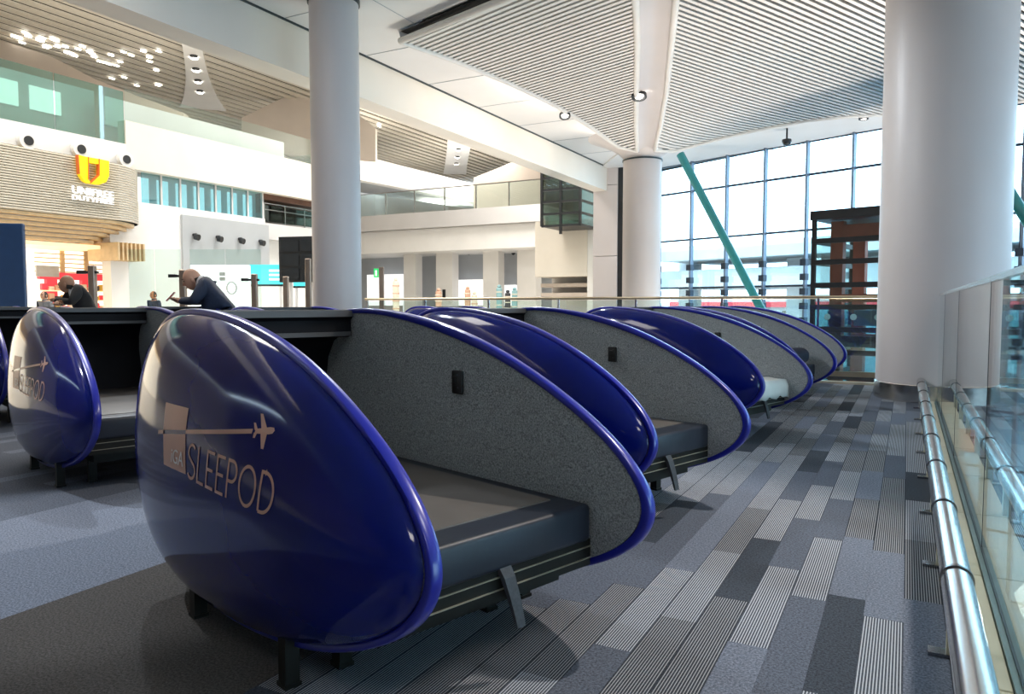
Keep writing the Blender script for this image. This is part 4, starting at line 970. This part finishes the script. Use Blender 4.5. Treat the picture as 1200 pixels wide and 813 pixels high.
for s in (-0.3, 0.35): MB().bx(s - 0.03, s + 0.03, 0.10, 0.16, -at(349, 277, 20.0).z, -0.1).build('leg', 'wall_pale_grey', bs)
# boarding gate posts with arms
for px, py, dp, arm, lab in ((108, 311, 12.0, -1, 'bronze gate post with black arm in front of the shop'), (214, 316, 13.0, -1, 'bronze gate post just behind the leaning man'), (298, 321, 14.0, -1, 'bronze gate post before the turquoise screen'),
                            (335, 324, 15.0, 0, 'thin bronze post under the hanging black screens'), (361, 303, 14.0, 0, 'taller bronze post touching the slender column'), (447, 313, 16.0, 0, 'bronze post carrying the green exit sign')):
    p = at(px, py, dp); g = empty('gate_post', (p.x, p.y, 0)); tag(g, lab, 'post', 'bronze gate posts'); w = 0.05
    MB().rbox((0, 0, p.z / 2), (2 * w, 0.10, p.z), 0.008, 1).build('post', 'post_bronze', g)
    if arm: MB().bx(arm * 0.22, 0.09, -0.03, 0.03, p.z - 0.13, p.z - 0.09).build('arm', 'frame_black', g); MB().bx(arm * 0.24, arm * 0.12, -0.035, 0.035, p.z - 0.135, p.z - 0.08).build('arm_head', 'frame_black', g)
    if px == 447:
        MB().bx(-0.16, -0.06, -0.03, 0.0, p.z - 0.22, p.z - 0.03).build('exit_sign', 'exit_green', g); MB().bx(-0.13, -0.09, -0.034, -0.03, p.z - 0.19, p.z - 0.07).build('exit_symbol', 'sign_white', g)
for x0, x1, dp, lab in ((150, 212, 15.0, 'tall glass screen between the first two gate posts'), (222, 306, 15.5, 'tall glass screen in front of the grey wall panel')):
    gs = empty('glass_screen', (at((x0 + x1) / 2, 300, dp).x, dp, 0)); tag(gs, lab, 'glass screen', 'tall glass screens of the gates'); wz = (x1 - x0) / F_PX * dp; zt2 = at(0, 292, dp).z
    for c_ in range(2): MB().bx(-wz / 2 + c_ * wz / 2 + 0.01, -wz / 2 + (c_ + 1) * wz / 2 - 0.01, -0.006, 0.006, 0.02, zt2).build('pane', 'glass_clear', gs)
    MB().bx(-wz / 2, wz / 2, -0.02, 0.02, 0, 0.03).build('floor_channel', 'steel_dark', gs)

# --- far mezzanine across the end of the void
TM = 35.0
def cz(px, py, T=TM): return CW(px, py, T)
mz = empty('mezzanine', (0, 0, 0), BROT); tag(mz, 'pale mezzanine with beige edge and glass railing in the far centre', 'mezzanine')
qa, qb = CW(330, 260, TM)[0], CW(636, 245, TM)[0]; z1, z0 = CW(530, 246, TM)[1], CW(530, 265, TM)[1]
MB().bx(qa, qb, TM, TM + 8, z0, z1).build('edge_beam', 'wall_pale_grey', mz)
MB().bx(qa, qb, TM + 0.3, TM + 9, z0 - 1.3, z0 - 0.02).build('white_soffit', 'wall_white', mz)
for k in range(9):
    q = qa + (qb - qa) * k / 9; q2 = qa + (qb - qa) * (k + 1) / 9
    MB().bx(q + 0.03, q2 - 0.03, TM + 0.1, TM + 0.13, z1, z1 + 1.25).build('glass_panel', 'glass_clear', mz); MB().bx(q - 0.03, q + 0.03, TM + 0.08, TM + 0.15, z1, z1 + 1.3).build('post', 'steel', mz)
MB().bx(qa, qb, TM + 0.09, TM + 0.15, z1 + 1.25, z1 + 1.31).build('rail', 'steel', mz)
q0 = CW(426, 220, TM + 7)[0]; 
up = empty('upper_gallery', (0, 0, 0), BROT); tag(up, 'white upper gallery with blue grey underside behind the far glass railing', 'gallery')
qx = CW(330, 200, TM + 9)[0]; qy = CW(590, 200, TM + 9)[0]
P = [at(400, 176, 43), at(620, 232, 58), at(620, 250, 58), at(400, 206, 43)]
MB().add([Vector((p.dot(NX), p.dot(DX), p.z)) for p in P] + [Vector((p.dot(NX) - 0.6, p.dot(DX) + 0.3, p.z)) for p in P], [(0, 1, 2, 3), (7, 6, 5, 4), (0, 4, 5, 1), (1, 5, 6, 2), (2, 6, 7, 3), (3, 7, 4, 0)]).build('parapet', 'wall_white', up)
P = [at(400, 206, 43.1), at(620, 250, 58.1), at(560, 246, 60), at(400, 222, 46)]
MB().add([Vector((p.dot(NX), p.dot(DX), p.z)) for p in P] + [Vector((p.dot(NX), p.dot(DX), p.z + 0.25)) for p in P], [(0, 1, 2, 3), (7, 6, 5, 4), (0, 4, 5, 1), (1, 5, 6, 2), (2, 6, 7, 3), (3, 7, 4, 0)]).build('underside', 'wall_grey', up)
struct(MB().bx(qa - 3, qb, TM + 4.0, TM + 4.3, 0, z0 - 1.25), 'wall_mezzanine', 'wall_grey', label='blue grey wall under the far mezzanine')
for x0, x1, lab in ((473, 487, 'first white pillar under the far mezzanine, right of the slender column'), (511, 530, 'second white pillar under the far mezzanine, with a dark slot'), (566, 584, 'third white pillar under the far mezzanine'), (606, 628, 'fourth white pillar, next to the cream block')):
    a, b = CW(x0, 320, TM + 2)[0], CW(x1, 320, TM + 2)[0]; o = empty('pillar', (0, 0, 0), BROT); tag(o, lab, 'pillar', 'white pillars under the far mezzanine')
    MB().bx(a, b, TM + 2, TM + 2.7, 0, z0 - 1.3).build('shaft', 'wall_white', o)
    if x0 == 511: c = (a + b) / 2; MB().bx(c - 0.1, c + 0.1, TM + 1.96, TM + 2.0, 1.5, 2.0).build('slot', 'frame_black', o)
for k, (x0, x1, y0, lab) in enumerate(((430, 472, 322, 'white glowing display wall below the grey panel right of the slender column'), (532, 566, 328, 'white glowing display wall between second and third pillar'), (586, 604, 334, 'narrow glowing display between third and fourth pillar'))):
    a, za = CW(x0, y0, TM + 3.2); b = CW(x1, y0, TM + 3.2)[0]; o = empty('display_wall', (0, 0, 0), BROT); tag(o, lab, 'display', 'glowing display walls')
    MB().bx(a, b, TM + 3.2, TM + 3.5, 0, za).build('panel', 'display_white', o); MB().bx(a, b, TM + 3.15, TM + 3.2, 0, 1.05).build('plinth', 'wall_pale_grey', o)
for k, px in enumerate((466, 480, 499, 513, 534, 551, 590, 597, 603)):
    a, za = CW(px, 288 + 3 * (k % 3), TM + 3.9); o = empty('wall_camera', Bp(a, TM + 4.0, za), BROT); tag(o, '%s tiny black camera from the left under the far mezzanine' % ('first', 'second', 'third', 'fourth', 'fifth', 'sixth', 'seventh', 'eighth', 'last')[k], 'camera', 'cameras under the far mezzanine')
    MB().tube([(0, 0, 0), (0, -0.2, -0.05)], 0.05, 8).build('arm', 'frame_black', o); MB().tube([(0, -0.15, -0.1), (0, -0.3, -0.16)], 0.10, 12).build('body', 'screen_dark', o)
# goods stands along the far edge
for k, (px, top, m) in enumerate(((464, 322, 'goods_cream'), (514, 334, 'goods_orange'), (548, 332, 'goods_orange'), (556, 338, 'goods_cream'), (585, 330, 'goods_teal'), (595, 336, 'goods_dark'), (603, 333, 'goods_teal'))):
    p = at(px, top + 7, 31.0); o = empty('display_stand', (p.x, p.y, 0)); tag(o, ('pale', 'orange', 'second orange', 'low cream', 'teal', 'dark', 'rightmost teal')[k] + ' slim display stand far behind the railing', 'display stand', 'far display stands')
    MB().rbox((0, 0, p.z / 2), (0.24, 0.24, p.z), 0.03, 1).build('body', m, o)
    for r_ in range(4): MB().bx(-0.14, 0.14, -0.14, 0.14, p.z * (0.45 + 0.15 * r_) - 0.02, p.z * (0.45 + 0.15 * r_) + 0.02).build('shelf', 'goods_cream' if m != 'goods_cream' else 'goods_orange', o)
    MB().lathe([(0.05, p.z), (0.09, p.z + 0.04), (0.07, p.z + 0.10), (0.02, p.z + 0.12)], 12).build('topper', m, o, smooth=40)
# cream block with low shelving, hanging black glass box, pier
TB = 30.0; a, b = CW(627, 300, TB)[0], CW(698, 300, TB)[0]; zc1, zc0 = CW(660, 258, TB)[1], CW(660, 324, TB)[1]
cb = empty('wall_block', (0, 0, 0), BROT); tag(cb, 'plain cream wall block under the hanging glass box', 'wall block')
MB().bx(a, b - 0.4, TB, TB + 2.5, zc0, zc1).build('block', 'fascia_cream', cb); MB().bx(b - 0.4, b + 0.1, TB + 0.05, TB + 2.4, 0, zc1).build('pale_return', 'wall_white', cb); MB().bx(a, b, TB + 1.8, TB + 2.5, 0, zc0).build('recess_wall', 'wall_white', cb)
for k in range(2): MB().bx(a, b, TB + 0.6, TB + 1.8, zc0 - 0.45 - k * 0.42, zc0 - 0.28 - k * 0.42).build('shelf_band', 'wall_beige', cb)
TG = 28.0; a, b, c = CW(635, 230, TG)[0], CW(680, 230, TG)[0], CW(697, 230, TG)[0]; zg1, zg0 = CW(660, 150, TG)[1], CW(660, 264, TG)[1]
gb = empty('hanging_glass_box', (0, 0, 0), BROT); tag(gb, 'black framed glass box hanging in the far centre under the edge beam', 'glass box')
for q in (a, (a + b) / 2, b):
    MB().bx(q - 0.05, q + 0.05, TG - 0.05, TG + 0.05, zg0 - (0.35 if q == (a + b) / 2 else 0), zg1).build('post', 'frame_black', gb)
nz = 8
for k in range(nz + 1):
    z = zg0 + (zg1 - zg0) * k / nz; MB().bx(a, b, TG - 0.05, TG + 0.05, z - 0.045, z + 0.045).build('bar', 'frame_black', gb); MB().bx(b - 0.04, b + 0.04, TG, TG + 3.5, z - 0.045, z + 0.045).build('bar', 'frame_black', gb)
    if k < nz:
        for (u, v) in ((a, (a + b) / 2), ((a + b) / 2, b)): MB().bx(u + 0.05, v - 0.05, TG - 0.01, TG + 0.01, z + 0.05, z + (zg1 - zg0) / nz - 0.05).build('pane', 'glass_smoke', gb)
        MB().bx(b - 0.01, b + 0.01, TG + 0.06, TG + 3.5, z + 0.05, z + (zg1 - zg0) / nz - 0.05).build('pane', 'glass_blue', gb)
MB().bx(a, b, TG + 0.3, TG + 3.4, zg0 - 0.02, zg0 + 0.03).build('floor_plate', 'frame_black', gb); MB().bx(a, b, TG + 3.3, TG + 3.4, zg0, zg1).build('rear_wall', 'wall_grey', gb)
TP = 20.9; a, b, c = CW(695, 300, TP)[0], CW(723, 300, TP)[0], CW(732, 300, TP)[0]
pr = empty('pier', (0, 0, 0), BROT); tag(pr, 'white panelled pier left of the window column', 'pier')
zs = [-5.0, CW(710, 300, TP)[1], CW(710, 217, TP)[1], 5.15]
for z0_, z1_ in zip(zs[:-1], zs[1:]): MB().bx(a, b, TP, TP + 0.8, z0_ + 0.008, z1_ - 0.008).build('cladding_panel', 'column_white', pr)
MB().bx(b, c, TP + 0.05, TP + 0.7, -5.0, 5.15).build('dark_channel', 'frame_black', pr)
# ------------------------------------------------------------------ people
def person(name, loc, rz, J, cloth, skin, label, shirt='shirt_white', tie=None, hair='fringe', scale=1.0, head_tilt=0.0, head_turn=0.0, fingers=True):
    """one continuous figure; J holds the joints (facing +X, left is +Y)"""
    V = []; E = []; Rr = []; tagm = []
    def v(p, r, m): V.append(Vector(p)); Rr.append(r); tagm.append(m); return len(V) - 1
    def ch(a, pts):
        for p, r, m in pts: b = v(p, r, m); E.append((a, b)); a = b
        return a
    root = v(J['pelvis'], (0.135, 0.165), 0)
    c = ch(root, [(J['waist'], (0.125, 0.155), 0), (J['chest'], (0.145, 0.20), 0), (J['neckbase'], (0.075, 0.10), 0)])
    chest = c - 1
    hd = Vector(J['head']); nb = Vector(J['neckbase']); ch(c, [(nb.lerp(hd, 0.42), (0.058, 0.058), 1), (nb.lerp(hd, 0.85), (0.06, 0.06), 1)])
    for s in ('L', 'R'):
        w = ch(chest, [(J['sh' + s], (0.088, 0.088), 0), (J['el' + s], (0.056, 0.056), 0), (J['wr' + s], (0.042, 0.040), 0)])
        E_, W_ = Vector(J['el' + s]), Vector(J['wr' + s]); dr = (W_ - E_).normalized()
        pal = ch(w, [(W_ + dr * 0.025, (0.024, 0.030), 1), (W_ + dr * 0.075, (0.018, 0.040), 1)])
        if fingers:
            side = Vector((0, 0, 1)).cross(dr); side = side.normalized() if side.length > 0.1 else Vector((0, 1, 0)); cu = J.get('curl' + s, Vector((0, 0, 0.5)))
            for k, (o_, L) in enumerate(((-0.030, 0.060), (-0.010, 0.072), (0.010, 0.068), (0.030, 0.052))):
                b0 = W_ + dr * 0.085 + side * o_; ch(pal, [(b0, (0.010, 0.010), 1), (b0 + dr * L * 0.6 + cu * 0.02, (0.009, 0.009), 1), (b0 + dr * L * 0.85 + cu * L * 0.7, (0.008, 0.008), 1)])
            th = side * (1 if s == 'R' else -1)
            ch(w + 1, [(W_ + dr * 0.045 + th * 0.04, (0.012, 0.012), 1), (W_ + dr * 0.085 + th * 0.052 + cu * 0.03, (0.010, 0.010), 1)])
        ch(root, [(J['hip' + s], (0.10, 0.10), 2), (J['kn' + s], (0.068, 0.068), 2), (J['an' + s], (0.052, 0.052), 2), (J['toe' + s], (0.045, 0.035), 3)])
    me = bpy.data.meshes.new('figure'); me.from_pydata([tuple(p) for p in V], E, []); tmp = bpy.data.objects.new('figure', me); COL.objects.link(tmp)
    md = tmp.modifiers.new('skin', 'SKIN'); md.use_smooth_shade = True
    for i, d in enumerate(me.skin_vertices[0].data): d.radius = Rr[i]; d.use_root = (i == 0)
    sd = tmp.modifiers.new('sub', 'SUBSURF'); sd.levels = 2; sd.render_levels = 2
    dg = bpy.context.evaluated_depsgraph_get(); out = bpy.data.meshes.new_from_object(tmp.evaluated_get(dg)); bpy.data.objects.remove(tmp)
    segs = [(V[a], V[b], tagm[b]) for a, b in E]
    def near(p):
        best = (9, 0)
        for a, b, m in segs:
            ab = b - a; t = max(0, min(1, (p - a).dot(ab) / max(1e-9, ab.length_squared))); d = (p - a - ab * t).length
            if d < best[0]: best = (d, m)
        return best[1]
    vs = [x.co.copy() for x in out.vertices]; fs = [tuple(f.vertices) for f in out.polygons]; mi = [near(f.center) for f in out.polygons]; bpy.data.meshes.remove(out)
    mb = MB(); mb.v = [tuple(p) for p in vs]; mb.f = fs; mb.m = mi
    # head: shaped ellipsoid with brow, nose, jaw and ears, in the same mesh
    Rh = Matrix.Rotation(head_turn, 3, 'Z') @ Matrix.Rotation(head_tilt, 3, 'Y'); hv = []; hf = []; NU, NV = 24, 18
    for j in range(NV + 1):
        ph = math.pi * j / NV
        for i in range(NU):
            th = 2 * math.pi * i / NU; x = math.sin(ph) * math.cos(th); y = math.sin(ph) * math.sin(th); z = math.cos(ph)
            px, py, pz = x * 0.098, y * 0.078, z * 0.122
            if z < -0.1: px += 0.012 * (-z); py *= 1 - 0.22 * (-z); px *= 1 - 0.06 * (-z)
            if x < 0 and z < -0.45: px *= 0.6
            front = max(0, x) ** 6
            if -0.30 < z < 0.10 and abs(y) < 0.16 and x > 0.6: px += 0.026 * (1 - abs(y) / 0.16) * (1 if z < -0.08 else 0.6)
            if 0.02 < z < 0.26 and 0.18 < abs(y) < 0.60 and x > 0.5: px -= 0.010
            if 0.26 <= z < 0.40 and x > 0.5: px += 0.005
            if -0.62 < z < -0.46 and abs(y) < 0.32 and x > 0.5: px += 0.006
            hv.append(hd + Rh @ Vector((px, py, pz)))
    for j in range(NV):
        for i in range(NU): hf.append((j * NU + i, j * NU + (i + 1) % NU, (j + 1) * NU + (i + 1) % NU, (j + 1) * NU + i))
    mb.add(hv, hf, 1)
    for s in (-1, 1):
        c = hd + Rh @ Vector((-0.008, s * 0.082, -0.012)); ev = []; ef = []
        for j in range(7):
            for i in range(8): ph = math.pi * j / 6; th = 2 * math.pi * i / 8; ev.append(c + Rh @ Vector((0.020 * math.sin(ph) * math.cos(th), 0.009 * math.sin(ph) * math.sin(th), 0.034 * math.cos(ph))))
        for j in range(6):
            for i in range(8): ef.append((j * 8 + i, j * 8 + (i + 1) % 8, (j + 1) * 8 + (i + 1) % 8, (j + 1) * 8 + i))
        mb.add(ev, ef, 1)
        e = hd + Rh @ Vector((0.084, s * 0.033, 0.012)); mb.box(e, (0.012, 0.026, 0.010), R=Rh, mi=4)
        e = hd + Rh @ Vector((0.090, s * 0.034, 0.036)); mb.box(e, (0.010, 0.034, 0.007), R=Rh, mi=4)
    mb.box(hd + Rh @ Vector((0.094, 0, -0.062)), (0.012, 0.042, 0.005), R=Rh, mi=4)
    o = mb.build(name, [cloth, skin, cloth, 'shoe_black', 'hair_dark'], smooth='all', recalc=True)
    o.location = loc; o.rotation_euler = (0, 0, rz); o.scale = (scale,) * 3
    # hair fringe, shirt collar, tie
    hb = MB(); vs = []; fs = []
    for j in range(7):
        z = (-0.50 + (0.46 if hair == 'fringe' else 1.35) * j / 6)
        for i in range(19):
            th = rad(108 + 144 * i / 18) if hair == 'fringe' else rad(65 + 230 * i / 18); rr = math.sqrt(max(0.0, 1 - min(1, abs(z)) ** 2)); vs.append(hd + Rh @ Vector((rr * math.cos(th) * 0.100 - 0.002, rr * math.sin(th) * 0.081, z * 0.125)))
    fs = [(j * 19 + i, j * 19 + i + 1, (j + 1) * 19 + i + 1, (j + 1) * 19 + i) for j in range(6) for i in range(18)]
    hb.add(vs, fs); h = hb.build('hair', 'hair_dark', o, smooth='all', recalc=False)
    mid = nb.lerp(hd, 0.26); ax = (hd - nb).normalized(); ring = []
    MB().tube([mid - ax * 0.022, mid + ax * 0.022], [0.082, 0.070], 20).build('shirt_collar', shirt, o, smooth=40)
    if shirt:
        c0 = nb + Vector((0.075, 0, -0.005)); c1 = Vector(J['chest']) + Vector((0.135, 0, -0.02))
        sb = MB(); a = Vector((0, 0.05, 0)); sb.add([c0 + a, c0 - a, c1 - a * 0.3, c1 + a * 0.3, c0 + a + Vector((-.03, 0, -.03)), c0 - a + Vector((-.03, 0, -.03)), c1 - a * 0.3 + Vector((-.03, 0, -.03)), c1 + a * 0.3 + Vector((-.03, 0, -.03))], [(0, 1, 2, 3), (7, 6, 5, 4), (0, 4, 5, 1), (1, 5, 6, 2), (2, 6, 7, 3), (3, 7, 4, 0)]); sb.build('shirt_front', shirt, o)
        if tie:
            c0 = c0 + Vector((0.012, 0, 0)); c1 = c1 + Vector((0.012, 0, 0)); a = Vector((0, 0.018, 0)); tb = MB(); tb.add([c0 + a, c0 - a, c1 - a * 1.2, c1 + a * 1.2, c0 + a + Vector((-.02, 0, 0)), c0 - a + Vector((-.02, 0, 0)), c1 - a + Vector((-.02, 0, 0)), c1 + a + Vector((-.02, 0, 0))], [(0, 1, 2, 3), (7, 6, 5, 4), (0, 4, 5, 1), (1, 5, 6, 2), (2, 6, 7, 3), (3, 7, 4, 0)]); tb.build('necktie', tie, o)
    return tag(o, label, 'person')
def stand(h=1.0, arms='folded'):
    J = dict(pelvis=(0, 0, 0.93), waist=(0, 0, 1.08), chest=(0, 0, 1.27), neckbase=(0.0, 0, 1.43), head=(0.03, 0, 1.60))
    for s, k in (('L', 1), ('R', -1)):
        J['hip' + s] = (0, 0.10 * k, 0.86); J['kn' + s] = (0.02, 0.11 * k, 0.48); J['an' + s] = (-0.02, 0.11 * k, 0.07); J['toe' + s] = (0.16, 0.13 * k, 0.04); J['sh' + s] = (0, 0.19 * k, 1.38)
        if arms == 'folded': J['el' + s] = (0.06, 0.25 * k, 1.12); J['wr' + s] = (0.20, -0.02 * k, 1.14 + 0.03 * k)
        else: J['el' + s] = (-0.02, 0.25 * k, 1.10); J['wr' + s] = (0.06, 0.25 * k, 0.86)
        J['curl' + s] = Vector((0.0, 0, -0.3))
    return J
# man leaning over the third-row pod with a phone
def lean(reach, cross, dz=0.0):
    J = dict(pelvis=(-0.22, 0, 0.90), waist=(-0.19, 0, 1.05), chest=(-0.12, 0, 1.215), neckbase=(-0.015, 0, 1.34), head=(0.085, 0, 1.375))
    for s, k in (('L', 1), ('R', -1)):
        J['hip' + s] = (-0.24, 0.10 * k, 0.84); J['kn' + s] = (-0.20, 0.12 * k, 0.46); J['an' + s] = (-0.28, 0.12 * k, 0.06); J['toe' + s] = (-0.11, 0.14 * k, 0.035); J['sh' + s] = (-0.07, 0.20 * k, 1.295)
        J['el' + s] = (0.03, 0.24 * k, 1.135); J['wr' + s] = (reach, (0.05 if not cross else -0.04) * k, 1.14 + (0.02 * k if cross else 0.0)); J['curl' + s] = Vector((0.2, -0.5 * k, 0.75 if not cross else 0.0))
    for k in list(J):
        if k[:2] in ('pe', 'wa', 'ch', 'ne', 'he', 'sh', 'el', 'wr'): J[k] = (J[k][0], J[k][1], J[k][2] + dz)
    return J
pm = at(236, 360, 9.45); man = person('person', (pm.x, pm.y, 0.0), rad(192), lean(0.20, False, -0.13), 'suit_navy', 'skin_tan', 'bald man in navy suit leaning on a pod and looking at a phone', tie='tie_blue', head_tilt=rad(24), scale=1.14)
ph = MB().rbox((0, 0, 0), (0.012, 0.072, 0.15), 0.004, 2).build('phone', 'phone_red'); tag(ph, 'dark red phone held by the leaning man', 'phone')
hp = Matrix.Rotation(rad(192), 3, 'Z') @ (Vector((0.315, 0.0, 1.055)) * 1.14); ph.location = Vector((pm.x, pm.y, 0)) + hp; ph.rotation_euler = (0, rad(-42), rad(192))
JM = lean(0.16, True); JM['head'] = (0.035, 0, 1.385); JM['neckbase'] = (-0.05, 0, 1.33); JM['chest'] = (-0.14, 0, 1.20)
p2 = at(82, 340, 10.3); person('person', (p2.x, p2.y, 0.0), rad(222), JM, 'suit_black', 'skin_brown', 'bald man in black suit with crossed forearms in front of the shop', head_turn=rad(-35), head_tilt=rad(-8), scale=1.0)
p3 = at(53, 352, 17.0); person('person', (p3.x, p3.y, 0), rad(250), stand(arms='down'), 'cloth_grey', 'skin_tan', 'distant person in dark grey left of the black-suited man', shirt='cloth_grey', hair='full', scale=0.82, fingers=False)
p4 = at(181, 352, 19.0); person('person', (p4.x, p4.y, 0), rad(240), stand(arms='down'), 'suit_navy', 'cloth_orange', 'distant person behind the glass screen left of the leaning man', shirt='suit_navy', hair='full', scale=0.84, fingers=False)
